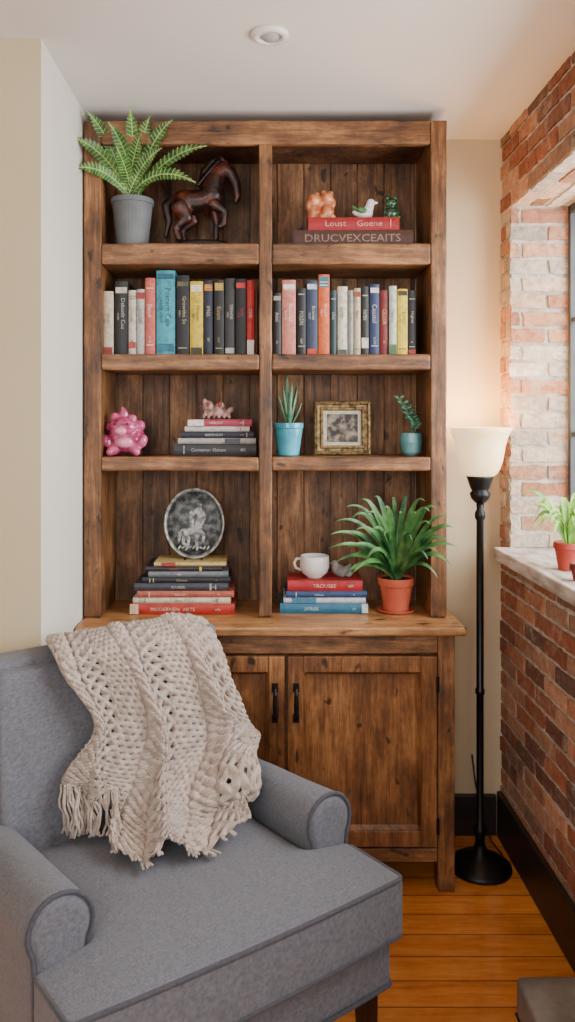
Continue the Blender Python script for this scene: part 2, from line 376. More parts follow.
# ------------------------------------------------------------------ base cabinet
CY = 2.62
cab = thing('cabinet', 'low rustic brown wooden cabinet with two panelled doors under the bookcase', 'cabinet', (0, 2.8, 0))
cz = lambda py: Z(py, CY); cx = lambda px: X(px, CY)
def cp(name, mat, *b_, bev=.004, par=cab): return obj(name, wavy(BX(*b_), .001), mat, par, world=(par is cab), bevel=bev)
CL = PX+.004; CR = cx(455)
cp('tabletop', w_top, CL+.001, X(467, 2.59), 2.585, 2.992, WT-.03, WT, bev=.007)
cp('body', w_vert, CL+.01, CR-.01, CY+.032, 2.99, .1, WT-.032)
cp('leg', w_vert, cx(438), CR, CY, CY+.06, .001, WT-.032)
cp('leg', w_vert, CL, CL+.06, CY, CY+.06, .001, WT-.032)
cp('leg', w_vert, CR-.06, CR, 2.92, 2.98, .001, .12)
cp('leg', w_vert, CL, CL+.06, 2.92, 2.98, .001, .12)
cp('top_rail', w_hor, CL+.06, cx(438), CY+.003, CY+.03, cz(654), WT-.032)
cp('bottom_rail', w_hor, CL+.06, cx(438), CY+.003, CY+.03, cz(863), cz(849))
def door(x0, x1, hxp, hinge_x):
    z0, z1 = cz(847), cz(656.5); s = .052
    bm = bmesh.new(); f0 = CY-.003; f1 = CY+.027
    box(bm, x0, x0+s, f0, f1, z0, z1); box(bm, x1-s, x1, f0, f1, z0, z1)
    box(bm, x0+s+.0006, x1-s-.0006, f0+.001, f1, z1-s, z1); box(bm, x0+s+.0006, x1-s-.0006, f0+.001, f1, z0, z0+s)
    d = obj('door', bm, w_door, cab, world=True, bevel=.0025)
    bm = cage([x0+s, x0+s+.012, x1-s-.012, x1-s], [0, .006], [z0+s, z0+s+.012, z1-s-.012, z1-s])
    for v in bm.verts:
        inner = x0+s+.008 < v.co.x < x1-s-.008 and z0+s+.008 < v.co.z < z1-s-.008
        v.co.y = (CY+.019 if inner else CY+.006) if v.co.y < .003 else CY+.0265
    bmesh.ops.translate(bm, vec=-Vector(cab.location), verts=bm.verts)
    obj('door_panel', bm, w_door, d)
    zt, zb = cz(686), cz(719); y = CY-.03
    bm = bmesh.new(); xx = cx(hxp)
    tube(bm, [(xx, CY-.002, zt-.004), (xx, y+.008, zt-.006), (xx, y, zt-.02), (xx, y-.002, (zt+zb)/2), (xx, y, zb+.02), (xx, y+.008, zb+.006), (xx, CY-.002, zb+.004)], [.006,.006,.0065,.008,.0065,.006,.006], 8)
    box(bm, xx-.010, xx+.010, CY-.007, CY-.003, zt-.018, zt+.01); box(bm, xx-.010, xx+.010, CY-.007, CY-.003, zb-.01, zb+.018)
    bmesh.ops.translate(bm, vec=-Vector(cab.location), verts=bm.verts)
    tag(obj('door_handle', bm, m_iron, d, smooth=False), 'black iron bow handle')
    for zz in (z1-.09, z0+.07):
        bm = bmesh.new(); tube(bm, [(hinge_x, CY-.006, zz-.025), (hinge_x, CY-.006, zz+.025)], .005, 8)
        bmesh.ops.translate(bm, vec=-Vector(cab.location), verts=bm.verts)
        obj('hinge', bm, m_iron, d)
door(cx(287.5), cx(437), 296, cx(437.5)); door(CL+.062, cx(284.5), 275, CL+.06)

# ------------------------------------------------------------------ books
def text_bm(s, length, height, org, xd, yd, squash=1.0):
    cu = bpy.data.curves.new('lettering', 'FONT'); cu.body = s; cu.resolution_u = 2
    to = bpy.data.objects.new('lettering_source', cu)
    me = bpy.data.meshes.new_from_object(to)
    bm = bmesh.new(); bm.from_mesh(me)
    bpy.data.objects.remove(to); bpy.data.curves.remove(cu); bpy.data.meshes.remove(me)
    xs = [v.co.x for v in bm.verts]; ys = [v.co.y for v in bm.verts]
    w, h = max(xs)-min(xs), max(ys)-min(ys); mx, my = (max(xs)+min(xs))/2, (max(ys)+min(ys))/2
    sc = min(length/(w*squash), height/h); sx = sc*squash; sy = sc
    org, xd, yd = Vector(org), Vector(xd), Vector(yd)
    for v in bm.verts: v.co = org+xd*((v.co.x-mx)*sx)+yd*((v.co.y-my)*sy)
    return bm
def book(label, col, t, h, d, loc, lying=False, rz=0, text=None, tcol=(225,220,205), bands=(), group=None, big=False):
    """t thickness, h height, d depth; spine faces -Y. bands: (from,to,rgb) fractions of the height"""
    root = thing('book', label, 'book', loc, rz, group)
    mp = (lambda a, y, z: (z-h/2, y, a+t/2)) if lying else (lambda a, y, z: (a, y, z))
    def bb(bm, a0, a1, y0, y1, z0, z1):
        p, q = mp(a0, y0, z0), mp(a1, y1, z1); return box(bm, min(p[0], q[0]), max(p[0], q[0]), y0, y1, min(p[2], q[2]), max(p[2], q[2]))
    bt = min(.0025, t*.15); bm = bmesh.new()
    bb(bm, -t/2, -t/2+bt, -d/2+.004, d/2, 0, h); bb(bm, t/2-bt, t/2, -d/2+.004, d/2, 0, h)
    n = 6; ring = []
    for z in (0, h):
        outer = [mp(-t/2+t*k/n, -d/2+.004-.005*math.sin(PI*k/n)-.0005, z) for k in range(n+1)]
        inner = [mp(t/2-t*k/n, -d/2+.007, z) for k in range(n+1)]
        ring.append([bm.verts.new(p) for p in outer+inner])
    k2 = len(ring[0])
    for k in range(k2): bm.faces.new((ring[0][k], ring[0][(k+1) % k2], ring[1][(k+1) % k2], ring[1][k]))
    bm.faces.new(ring[0][::-1]); bm.faces.new(ring[1])
    obj('cover', bm, flat(*col), root)
    bm = bmesh.new(); bb(bm, -t/2+bt, t/2-bt, -d/2+.0075, d/2-.004, .003, h-.003); obj('page_block', bm, m_page, root)
    ys = -d/2-.0018
    for (a, b_, rgb) in bands:
        bm = bmesh.new(); w = t*.86
        bb(bm, -w/2, w/2, ys, -d/2+.003, h*a, h*b_); obj('spine_label', bm, flat(*rgb), root)
    if text:
        main, _, small = text.partition('|')
        sq = R.choice((.65, .75, .9, 1.05)); tc2 = tuple(int(v*.82+col[i]*.18) for i, v in enumerate(tcol)); tm = flat(*tc2)
        hm = t*(.46 if big else (R.uniform(.32, .42) if lying else R.uniform(.38, .52))); hs = t*.24
        def put(nm, s, zc, ln, ht, q, up=0):
            if lying: bm = text_bm(s, ln, ht, (zc-h/2, ys-.0006, t/2+up), (1,0,0), (0,0,1), q)
            else: bm = text_bm(s, ln, ht, (up, ys-.0006, zc), (0,0,-1), (1,0,0), q)
            obj(nm, bm, tm, root)
        if lying:
            put('title_lettering', main, h*(.5 if big else R.uniform(.34, .5)), h*(.8 if big else .42), hm, sq if not big else 1.15)
            if small: put('author_lettering', small, h*.84, h*.16, hs, 1)
        else:
            if small and t > .035:
                put('title_lettering', main, h*.56, h*.6, t*.3, sq, t*.14); put('author_lettering', small, h*.52, h*.5, t*.18, 1, -t*.22)
            else:
                put('title_lettering', main, h*R.uniform(.54, .62), h*R.uniform(.44, .56), hm, sq)
                if small: put('author_lettering', small, h*.2, h*.22, hs, 1)
        for z in R.sample((.08, .12, .86, .9), R.choice((0, 1, 2))):
            bm = bmesh.new(); w = t*.7
            bb(bm, -w/2, w/2, ys-.0004, -d/2, h*z, h*z+.003); obj('printed_rule', bm, tm, root)
    return root
BKY = 2.75
W_ = (208,202,188)
left_row = [
 (101,113,291,(206,192,166),'Noedin|lors',(60,40,34),[(.0,.12,(150,60,50))],'cream book with dark lettering at the left end of the row, against the bookcase side'),
 (114,127.5,281,(38,40,42),'Debonlr Cos|srein',W_,[(.84,.92,(190,186,170))],'black book with white lettering, second from the left side panel'),
 (128,136,290,(196,190,176),'Cover|en',(90,60,50),[(.1,.2,(170,60,50))],'off white slim book beside the black book with white lettering'),
 (136.5,144.5,289,(176,176,172),'LOUDER',(120,40,40),[(.85,.95,(150,50,44))],'pale grey slim book with red band left of the salmon book'),
 (145,155,278,(196,96,84),'Blursen|DOE',(240,230,220),[],'salmon red book with white lettering left of the turquoise book'),
 (155.5,175,270,(62,150,170),'Poetern Ceiv|marns eldor',(24,70,86),[(.9,.96,(30,96,116)),(.04,.12,(36,110,130))],'wide turquoise book, the tallest on the second shelf'),
 (176,189,275,(28,30,34),'Growthn Se|alder',(200,190,150),[(.86,.92,(90,84,60))],'black book with pale gold lettering right of the turquoise book'),
 (189.5,203,281,(206,178,50),'Housen|RET',(40,36,24),[(.0,.10,(60,50,30)),(.86,.95,(230,220,190))],'yellow book between two dark books on the left half'),
 (203.5,213,280,(34,42,60),'SPINDL|or',(210,200,160),[(.86,.95,(196,120,40))],'dark navy book right of the yellow one'),
 (214,224,280,(30,30,32),'Rivern|stol',(190,170,100),[(.86,.96,(180,150,60))],'black book with a mustard head band on the second shelf'),
 (224.5,235,278,(50,52,54),'TERNOR|vee',W_,[(.02,.09,(170,170,165))],'charcoal book with a grey foot band on the second shelf'),
 (235.5,246,279,(24,24,26),'Markel|ONE',(200,70,60),[(.88,.95,(190,40,40))],'black book with red lettering left of the red book'),
 (246.5,254.5,280,(184,44,42),'STORE',W_,[(.0,.2,(220,214,200))],'red book with a white foot near the divider'),
 (255,258.3,290,(60,34,30),None,W_,[],'very thin dark brown book against the left of the divider'),
]
right_row = [
 (273,281.5,293,(32,32,34),'Antel|do',W_,[(.88,.95,(150,150,140))],'short black book against the right of the divider'),
 (282,296,280,(204,124,108),'Resove Len|martin',(240,226,214),[(.88,.94,(240,226,214))],'broad salmon pink book near the divider on the right half'),
 (297,306,288,(28,28,32),'FOLDN|ser',(210,200,180),[],'black book between the salmon pink and the slate blue book'),
 (306.5,318,280,(48,60,84),'Brunes|OLET',(220,220,214),[(.0,.08,(200,60,50)),(.88,.95,(190,196,200))],'slate blue book with white lettering and a red foot'),
 (318.5,330,274,(214,96,44),'WALEN|stern',(250,236,210),[(.84,.97,(60,120,140))],'orange book with a teal head, the tallest of the right half'),
 (330.5,337,290,(34,60,66),'Olve',W_,[],'thin dark teal book right of the orange book'),
 (338,348,286,(214,206,184),'Garsen|ine',(60,60,54),[(.0,.08,(70,90,80))],'cream book with dark lettering in the middle of the right half'),
 (348.5,354,290,(150,150,146),'SALT',(40,40,44),[],'thin mid grey book right of the cream one'),
 (354.5,361,288,(196,180,146),'Breal|to',(90,50,30),[(.87,.95,(160,60,40))],'tan book with a rust band on the right half'),
 (361.5,369.5,286,(40,40,40),'PAPEN',W_,[(.1,.25,(206,200,184))],'black book with a cream foot label'),
 (370,380,284,(40,54,92),'Coastel|RON',(214,210,190),[(.88,.95,(214,210,190))],'navy blue book with a pale head band'),
 (380.5,389,290,(120,34,36),'CELLOR|de',(220,190,120),[],'maroon book between the navy and the pale green book'),
 (389.5,397,286,(190,202,186),'Meadon',(50,90,60),[(.0,.15,(70,110,70))],'pale green book left of the yellow book'),
 (397.5,408,289,(224,196,50),'SUMEN|brot',(40,40,30),[(.9,.97,(60,50,30))],'bright yellow book, second from the right end'),
 (408.5,417,290,(44,42,44),'Nighes|al',(200,196,180),[(.02,.08,(180,60,50))],'charcoal book at the right end of the row'),
]
for row, gname in ((left_row, 'upright books on the left half of the second shelf'), (right_row, 'upright books on the right half of the second shelf')):
    for (a, b_, top, col, tx, tcl, bands, lab) in row:
        t = (b_-a)/F*BKY*.97; h = Z(top, BKY)-S2; d = R.uniform(.15, .19)
        y = BKY+d/2+R.uniform(0, .012)
        book(lab, col, t, h, d, (X((a+b_)/2, BKY), y, S2+.0005), text=tx, tcol=tcl, bands=bands, group=gname)
def stack(items, base, Yf, grp, big=False):
    z = base+.0005
    for (a, b_, tp, col, tx, tcl, bands, lab, d) in items:
        t = tp/F*Yf; w = (b_-a)/F*Yf; rz = R.uniform(-.03, .03)
        book(lab, col, t, w, d, (X((a+b_)/2, Yf), Yf+d/2+abs(rz)*w/2+.001, z), lying=True, rz=rz, text=tx, tcol=tcl, bands=bands, group=grp, big=big)
        z += t+.0005
    return z
z_tr = stack([
 (293,414,16.5,(78,46,38),'DRUCVEXCEAITS',(166,142,118),[(.0,.02,(50,30,26))],'thick reddish brown book with pale capitals lying on the top right shelf',.17),
 (309,400,12.5,(158,32,36),'Loust    Goene',(214,180,166),[],'red book lying on the reddish brown book on the top right shelf',.15)], S1, 2.76, 'books lying on the top shelf', True)
z_ml = stack([
 (174,257,12,(52,52,56),'Contemor Ostens|es',(200,196,190),[],'thick charcoal book at the bottom of the third shelf stack',.17),
 (178,256,5.5,(170,166,160),None,W_,[(.6,.8,(70,70,76))],'pale grey slim book, second from the bottom of the third shelf stack',.165),
 (181,254,6.5,(44,46,58),'BERENDIN|sol',(190,190,190),[],'dark navy book in the middle of the third shelf stack',.16),
 (185,250,5,(200,196,190),'Travelse',(150,60,60),[],'white slim book, second from the top of the third shelf stack',.155),
 (188,252,7,(166,64,84),'HOLOW|an',(236,226,220),[(.0,.25,(226,220,212))],'pink and white book at the top of the third shelf stack',.15)], S3, 2.77, 'stack of books on the third shelf')
z_bl = stack([
 (130,235,11,(176,48,36),'MODERNEN  ARTS|oile',(240,226,200),[(0,.08,(214,190,160))],'bright red book at the bottom of the stack under the oval plaque',.19),
 (133,231,6,(206,196,176),'Tablees|son',(80,60,50),[],'cream slim book just above the bright red book',.185),
 (137,234,6.5,(176,90,74),'Outsiden Ler|m',(240,230,214),[],'faded brick coloured book third from the bottom of the left stack',.18),
 (134,228,7.5,(60,64,72),'ROUNDEL|otto',(210,206,196),[(.8,.82,(170,170,160))],'slate grey book fourth from the bottom of the left stack',.18),
 (142,230,6,(36,38,44),'Kitchene|el',(200,190,140),[],'black book with gold lettering near the top of the left stack',.175),
 (148,228,5.5,(110,116,122),'WEAV',(230,226,220),[],'mid grey book third from the top of the left stack',.17),
 (145,222,5,(48,44,46),'Lantorn|is',(220,60,50),[(.7,.73,(200,180,60))],'dark book with red lettering second from the top of the left stack',.165),
 (154,226,4,(196,170,110),'OFR',(80,50,40),[(.1,.3,(160,60,50))],'mustard slim book right under the oval plaque',.16)], WT, 2.752, 'stack of books under the oval plaque')
z_br = stack([
 (280,368,10,(40,104,134),'SHORLINE|ad',(220,230,230),[(.93,1,(200,206,206))],'teal blue book at the bottom of the stack under the mug',.17),
 (284,366,5.5,(196,200,204),None,W_,[(.1,.4,(60,120,150))],'pale slim book above the teal blue book under the mug',.165),
 (286,367,6.5,(44,70,110),'Harboun|rit',(220,220,214),[],'navy book second from the top under the mug',.16),
 (288,363,10.5,(172,36,42),'TROUSEE|on',(236,220,200),[],'red book directly under the white mug',.155)], WT, 2.77, 'stack of books under the mug')

# ------------------------------------------------------------------ plants
def blade(bm, p0, p1, p2, w, n=9, fold=.25, tipw=.08, wide_at=.35, up=(0,0,1)):
    p0, p1, p2 = map(Vector, (p0, p1, p2)); rows = []; up = Vector(up).normalized()
    for i in range(n+1):
        t = i/n; p = p0*(1-t)**2+p1*2*t*(1-t)+p2*t*t; d = ((p1-p0)*(1-t)+(p2-p1)*t).normalized()
        side = d.cross(up)
        side = side.normalized() if side.length > .05 else Vector((1,0,0))
        nr = side.cross(d).normalized()
        ww = w*(math.sin(PI*min(1, (t*.5/wide_at) if t < wide_at else .5+(t-wide_at)/(1-wide_at)*.5))*.9+tipw*(1-t)+.05)
        if i == n: ww = w*.03
        rows.append((bm.verts.new(p-side*ww+nr*ww*fold), bm.verts.new(p), bm.verts.new(p+side*ww+nr*ww*fold)))
    for a, b_ in zip(rows, rows[1:]):
        bm.faces.new((a[0], a[1], b_[1], b_[0])); bm.faces.new((a[1], a[2], b_[2], b_[1]))
def frond(bm, p0, p1, p2, w, n=19):
    """broad pointed strap frond with a saw-toothed edge and pale cross veins"""
    p0, p1, p2 = map(Vector, (p0, p1, p2)); pts = []; view = Vector((0,-1,.15)); cen = []
    for i in range(n+1):
        t = i/n; p = p0*(1-t)**2+p1*2*t*(1-t)+p2*t*t; d = ((p1-p0)*(1-t)+(p2-p1)*t).normalized(); pts.append(p)
        side = d.cross(view).normalized(); nr = side.cross(d)
        ww = w*(.22+.78*math.sin(PI*min(1, .04+.62*t+.34*t*t))**.8)*(1 if t < .72 else max(.05, ((1-t)/.28))**.8); cen.append((p, d, side, nr, ww))
    for i in range(1, n):
        p, d, side, nr, ww = cen[i]; q, d2, s2, n2, w2 = cen[i+1]
        for s in (-1, 1):
            o1 = p+side*s*ww*.8+nr*ww*.12; tip = p+(q-p)*.95+side*s*ww*1.08+nr*ww*.2; inn = q+s2*s*w2*.8+nr*w2*.12
            f = bm.faces.new([bm.verts.new(v_) for v_ in (p, o1, tip, inn, q)]); f.material_index = 0
            u0 = p+(q-p)*.15+view*.0016; u1 = tip.lerp(p, .12)+view*.0018; ax = (u1-u0).normalized().cross(view)*.0013
            g = bm.faces.new([bm.verts.new(v_) for v_ in (u0-ax, u0+ax, u1+ax*.5, u1-ax*.5)]); g.material_index = 1
    k0 = len(bm.faces)
    tube(bm, pts, [.0022]*(n)+[.0006], 5)
    bm.faces.ensure_lookup_table()
    for f in bm.faces[k0:]: f.material_index = 1
def pot(root, r, h, mat, taper=.75, rim=.012, rimh=.02, wall=.004, name='pot'):
    pr = [(0, 0), (r*taper, 0), (r*taper*1.01, .004), (r*.97, h-rimh), (r*.97+rim*.4, h-rimh+.001), (r+rim*.2, h-.002), (r, h), (r-wall, h), (r-wall-.002, h-.012), (0, h-.012)]
    obj(name, LT(pr), mat, root, smooth=False, bevel=.0015)
    obj('soil', LT([(0, h-.006), (r*.5, h-.005), (r-wall-.0015, h-.009), (r-wall-.0015, h-.013), (0, h-.013)]), m_soil, root, smooth=True)
Yp = 2.80; r = 20.5/F*Yp; hp = Z(200, Yp)-S1
t = thing('potted_fern', 'fern-like plant with long saw-edged fronds in a grey pot on the top left shelf', 'potted plant', (X(132.5, Yp), Yp, S1+.0005))
pot(t, r, hp, m_gpot)
bm = bmesh.new(); base = Vector((0, -.01, hp-.008))
tips = [(86,111,2.66),(130,108,2.67),(72,137,2.63),(73,168,2.65),(150,116,2.68),(173,120,2.66),(207,146,2.65),(196,183,2.66),(108,122,2.64),(162,148,2.62),(116,146,2.60),(142,132,2.62)]
for (px, py, Y) in tips:
    tip = P(px, py, Y)-Vector(t.location); tip.z = min(tip.z, CEIL-.012-t.location.z)
    b0 = base+Vector((R.uniform(-.02, .02), R.uniform(-.02, .01), 0))
    hgt = tip.z-base.z
    p1 = b0+Vector((tip.x*.42, -.05, max(hgt*.75, .08)+abs(tip.x)*.2)); p1.z = min(p1.z, CEIL-.03-t.location.z)
    frond(bm, b0, p1, tip, R.uniform(.021, .025))
obj('foliage', bm, [m_fern, m_fernl], t)
# strap-leaf plant, bottom right
Yp = 2.815; r = 18/F*Yp; hp = Z(577, Yp)-WT
t = thing('potted_plant', 'strap-leaved green plant in a terracotta pot on the cabinet top', 'potted plant', (X(396, Yp), Yp, WT+.0005))
obj('saucer', LT([(0,0),(r*.95,0),(r*1.08,.008),(r*1.04,.009),(r*.9,.003),(0,.003)]), m_terra, t, smooth=True)
bm = bmesh.new()
lathe(bm, [(0, .004), (r*.7, .004), (r*.9, hp-.028), (r*.98, hp-.027), (r*1.02, hp), (r-.003, hp), (r-.006, hp-.012), (0, hp-.012)]); obj('pot', bm, m_terra, t, bevel=.0015)
obj('soil', LT([(0, hp-.006), (r-.007, hp-.008), (r-.007, hp-.013), (0, hp-.013)]), m_soil, t, smooth=True)
bm = bmesh.new()
tg = [(328,549,2.66),(330,535,2.68),(335,522,2.70),(346,507,2.74),(360,500,2.76),(374,497,2.8),(392,499,2.82),(410,498,2.8),(420,499,2.74),(434,507,2.68),(447,517,2.66),(457,531,2.64),(459,549,2.64),(451,566,2.66),(436,576,2.68),
      (336,562,2.68),(347,548,2.66),(356,530,2.68),(366,514,2.70),(384,510,2.72),(400,514,2.72),(416,514,2.68),(430,524,2.64),(441,540,2.62),(352,574,2.68),(342,578,2.70),(366,560,2.66),(428,560,2.64),(412,540,2.66),(384,536,2.66),(350,558,2.70),(450,543,2.64),
      (341,535,2.70),(352,518,2.72),(427,510,2.70),(372,530,2.66),(438,552,2.64)]
for (px, py, Y) in tg:
    q = P(px, py, Y)
    if q.x > .52: q.y = min(q.y, 2.655)
    p2 = q-Vector(t.location); b0 = Vector((R.uniform(-.012,.012), R.uniform(-.012,.012), hp-.01))
    arch = max(p2.z-hp, 0)*.85+R.uniform(.08, .12)
    p1 = b0+Vector((p2.x*.54, p2.y*.95, arch))
    blade(bm, b0, p1, p2, R.uniform(.0068, .0092), 14, up=(R.uniform(-.2,.2), -.75, .6), tipw=.5, wide_at=.45)
for k in range(8):
    az = R.uniform(.1*PI, .9*PI); d = Vector((math.cos(az)*.8, math.sin(az), 0)); b0 = Vector((0,0,hp-.01)); rs_ = R.uniform(.14,.20)
    blade(bm, b0, b0+d*.03+Vector((0,0,rs_*.8)), b0+d*R.uniform(.08,.13)+Vector((0,0,rs_)), .007, 9)
obj('foliage', bm, m_spider, t, smooth=True)
# window sill plant
Yp = 2.44; r = .041
t = thing('potted_plant', 'bright green leafy plant in a red clay pot on the window sill', 'potted plant', (.925, Yp, SILL+.0005))
pot(t, r, .085, M('red_clay', c(160,50,38), c(186,68,52), rough=.5, scale=14), taper=.72)
bm = bmesh.new()
for k in range(34):
    az = R.uniform(0, 2*PI); d = Vector((math.cos(az), math.sin(az), 0)); reach = R.uniform(.06, .13); rise = R.uniform(.13, .23)
    b0 = Vector((0, 0, .075))+d*.012; q = R.uniform(.2, .85)
    blade(bm, b0, b0+d*reach*.45+Vector((0,0,rise)), b0+d*reach+Vector((0,0,rise*q)), R.uniform(.007, .010), 12, up=(0,-.6,.7))
obj('foliage', bm, m_bright, t, smooth=True)
t = thing('plant_pot', 'small dark red pot at the room side edge of the window sill', 'pot', (.895, 2.265, SILL+.0005))
pot(t, .028, .05, flat(120, 34, 30))
# agave in turquoise pot
Yp = 2.80; r = 14.5/F*Yp; hp = Z(423, Yp)-S3
t = thing('potted_succulent', 'spiky upright succulent in a turquoise glazed pot on the third shelf', 'potted plant', (X(288.5, Yp), Yp, S3+.0005))
obj('pot', LT([(0,0),(r*.7,0),(r*.74,.004),(r*.98,hp-.02),(r*1.03,hp-.018),(r*1.03,hp),(r-.004,hp),(r-.005,hp-.012),(0,hp-.012)]), m_turq, t, smooth=False, bevel=.002)
obj('soil', LT([(0,hp-.006),(r-.0055,hp-.008),(r-.0055,hp-.013),(0,hp-.013)]), m_soil, t, smooth=True)
bm = bmesh.new()
for (dx, dy, hh, w) in [(-.005,0,.165,.010),(.03,-.01,.125,.009),(-.035,-.01,.10,.009),(.012,-.02,.145,.009),(-.02,-.015,.13,.008),(.045,0,.07,.008),(.005,-.04,.07,.009),(-.012,.03,.11,.009),(.03,.02,.14,.008)]:
    b0 = Vector((dx*.2, dy*.2, hp-.01)); p2 = Vector((dx, dy, hp+hh)); blade(bm, b0, Vector((dx*.9, dy*.9, hp+hh*.5)), p2, w, 8, fold=.5)
obj('leaves', bm, m_agave, t, smooth=True, solid=.003)
# small succulent in teal pot
Yp = 2.80; r = 10.5/F*Yp; hp = Z(433, Yp)-S3
t = thing('potted_succulent', 'leggy round-leaved succulent in a small grey-teal pot right of the gold frame', 'potted plant', (X(411, Yp), Yp, S3+.0005))
obj('pot', LT([(0,0),(r*.6,0),(r*.9,.012),(r*1.04,hp*.6),(r*.98,hp),(r-.005,hp),(r-.005,hp-.012),(0,hp-.012)]), m_teal, t, smooth=False, bevel=.002)
obj('soil', LT([(0,hp-.006),(r-.0065,hp-.008),(r-.0065,hp-.013),(0,hp-.013)]), m_soil, t, smooth=True)
bm = bmesh.new(); bs = bmesh.new()
for (dx, dy, hh) in [(-.045,-.01,.12),(-.012,.01,.09),(.0,-.015,.05)]:
    pts = []
    for i in range(8):
        q = i/7; p = Vector((0,0,hp-.01)).lerp(Vector((dx, dy, hp+hh)), q)+Vector((.016*math.sin(q*PI), 0, 0)); pts.append(p)
        if i > 2:
            for s in (-1, 1):
                a = R.uniform(-.6, .6); e = Vector((s*math.cos(a), math.sin(a), .5)).normalized()*.012
                ell(bm, p+e, (.012, .007, .005), (0, -s*.5, a), sub=1)
    tube(bs, pts, .002, 6)
obj('leaves', bm, m_succ, t, smooth=True); obj('stem', bs, m_agave, t, smooth=True)

# ------------------------------------------------------------------ ornaments
m_horse = M('brown_resin', c(30,14,10), c(112,50,30), rough=.42, scale=20, coat=.15, lo=.46, hi=.76, bump=.5, bscale=80)
Yp = 2.84; t = thing('horse_figurine', 'dark brown horse figurine with arched neck and lowered head beside the fern', 'figurine', (X(203, Yp), Yp, S1+.0005))
s = 1.14; bm = bmesh.new()
chain(bm, [(-.058,0,.150),(-.005,0,.154),(.028,0,.170)], [.041,.036,.040], s=s)
chain(bm, [(.028,0,.185),(.040,0,.232),(.062,0,.258),(.086,0,.244)], [.037,.028,.022,.019], s=s)
chain(bm, [(.084,0,.246),(.103,0,.208),(.108,0,.168),(.103,0,.154)], [.020,.016,.012,.010], s=s)
for sy in (-1, 1): chain(bm, [(.074,sy*.010,.266),(.074,sy*.012,.282)], [.005,.0025], s=s)
chain(bm, [(.034,-.020,.140),(.070,-.024,.116),(.066,-.024,.078),(.054,-.024,.070)], [.020,.012,.009,.010], s=s)
chain(bm, [(.034,.020,.140),(.042,.020,.09),(.038,.020,.034)], [.020,.011,.010], s=s)
for sy, dx in ((-1, 0), (1, .016)): chain(bm, [(-.068+dx,sy*.022,.13),(-.046+dx,sy*.022,.098),(-.084+dx,sy*.022,.066),(-.074+dx,sy*.022,.034)], [.029,.017,.0105,.011], s=s)
obj('body', bm, m_horse, t, remesh=.0035)
m_dkres = M('dark_resin', c(20,10,8), c(48,24,16), rough=.45, scale=30)
bm = bmesh.new()
chain(bm, [(-.094,0,.166),(-.114,0,.14),(-.106,0,.09),(-.116,0,.044)], [.010,.017,.012,.006], s=s); obj('tail', bm, m_dkres, t, remesh=.003)
bm = bmesh.new()
chain(bm, [(-.006,0,.205),(.004,0,.245),(.028,0,.278),(.056,0,.288),(.078,0,.272)], [.011,.014,.013,.010,.006], s=s)
for k in range(5): chain(bm, [(.000+k*.012,-.01,.22+k*.014),(-.014+k*.010,-.022,.20+k*.012)], [.008,.005], s=s)
obj('mane', bm, m_dkres, t, remesh=.003)
bm = bmesh.new(); lathe(bm, [(0,0),(.098,0),(.103,.006),(.096,.024),(.082,.033),(0,.033)], sy=.5); obj('plinth', bm, M('plinth_black', c(30,22,20), rough=.4), t, smooth=False, bevel=.002)
# pink ceramic animal
m_pink = M('pink_glaze', c(146,34,80), c(212,102,144), rough=.16, scale=24, coat=.6, lo=.38, hi=.66)
m_pink2 = M('pale_pink_glaze', c(204,108,144), c(230,150,176), rough=.16, scale=20, coat=.6)
Yp = 2.79; t = thing('ceramic_figurine', 'squat glossy magenta animal ornament on the third shelf', 'figurine', (X(125.5, Yp), Yp, S3+.0005))
bm = bmesh.new()
ell(bm, (.002,.006,.058), (.070,.052,.052)); ell(bm, (-.006,-.018,.100), (.052,.040,.036))
for sx in (-1, 1):
    chain(bm, [(sx*.036,-.02,.022),(sx*.046,-.048,.014)], [.021,.014]); ell(bm, (sx*.062,-.018,.050), (.018,.020,.026), (0,sx*.4,0))
ell(bm, (-.034,-.018,.134), (.016,.012,.018)); ell(bm, (-.004,-.012,.142), (.016,.014,.024)); ell(bm, (.026,-.014,.130), (.018,.014,.016)); ell(bm, (.052,-.002,.104), (.018,.018,.022)); ell(bm, (-.052,-.010,.100), (.014,.014,.018)); ell(bm, (-.008,-.012,.164), (.008,.008,.008))
obj('body', bm, m_pink, t, remesh=.0032)
bm = bmesh.new(); ell(bm, (-.006,-.060,.086), (.021,.013,.014)); obj('snout', bm, m_pink2, t, smooth=True)
bm = bmesh.new(); ell(bm, (0,-.034,.048), (.034,.018,.022)); obj('belly', bm, m_pink2, t, smooth=True)
for sx in (-1, 1):
    bm = bmesh.new(); ell(bm, (-.006+sx*.022,-.054,.110), .0042); obj('eye', bm, flat(40, 12, 22, .2), t, smooth=True)
m_shell = M('mottled_pottery', c(90,72,74), c(200,156,142), rough=.4, scale=40)
t = thing('shell_ornament', 'mottled pinkish shell ornament on top of the third shelf book stack', 'ornament', (X(217, 2.82), 2.82, z_ml))
bm = bmesh.new(); ell(bm, (0,0,.024), (.045,.032,.024)); ell(bm, (-.03,-.01,.045), (.02,.016,.022), (0,.4,0)); ell(bm, (.012,-.015,.045), (.018,.016,.018)); ell(bm, (.045,-.005,.03), (.022,.012,.012), (0,-.5,0))
for k in range(6): chain(bm, [(-.04+k*.016,-.02,.02),(-.045+k*.018,-.036,.006)], [.007,.006])
ell(bm, (-.042,-.01,.062), (.008,.006,.012)); obj('body', bm, m_shell, t, remesh=.003)
bm = bmesh.new(); ell(bm, (.012,-.031,.052), (.007,.005,.009)); obj('red_spot', bm, flat(160, 60, 50), t, smooth=True)
bm = bmesh.new(); ell(bm, (-.03,-.025,.05), (.006,.004,.008)); obj('red_spot', bm, flat(160, 60, 50), t, smooth=True)
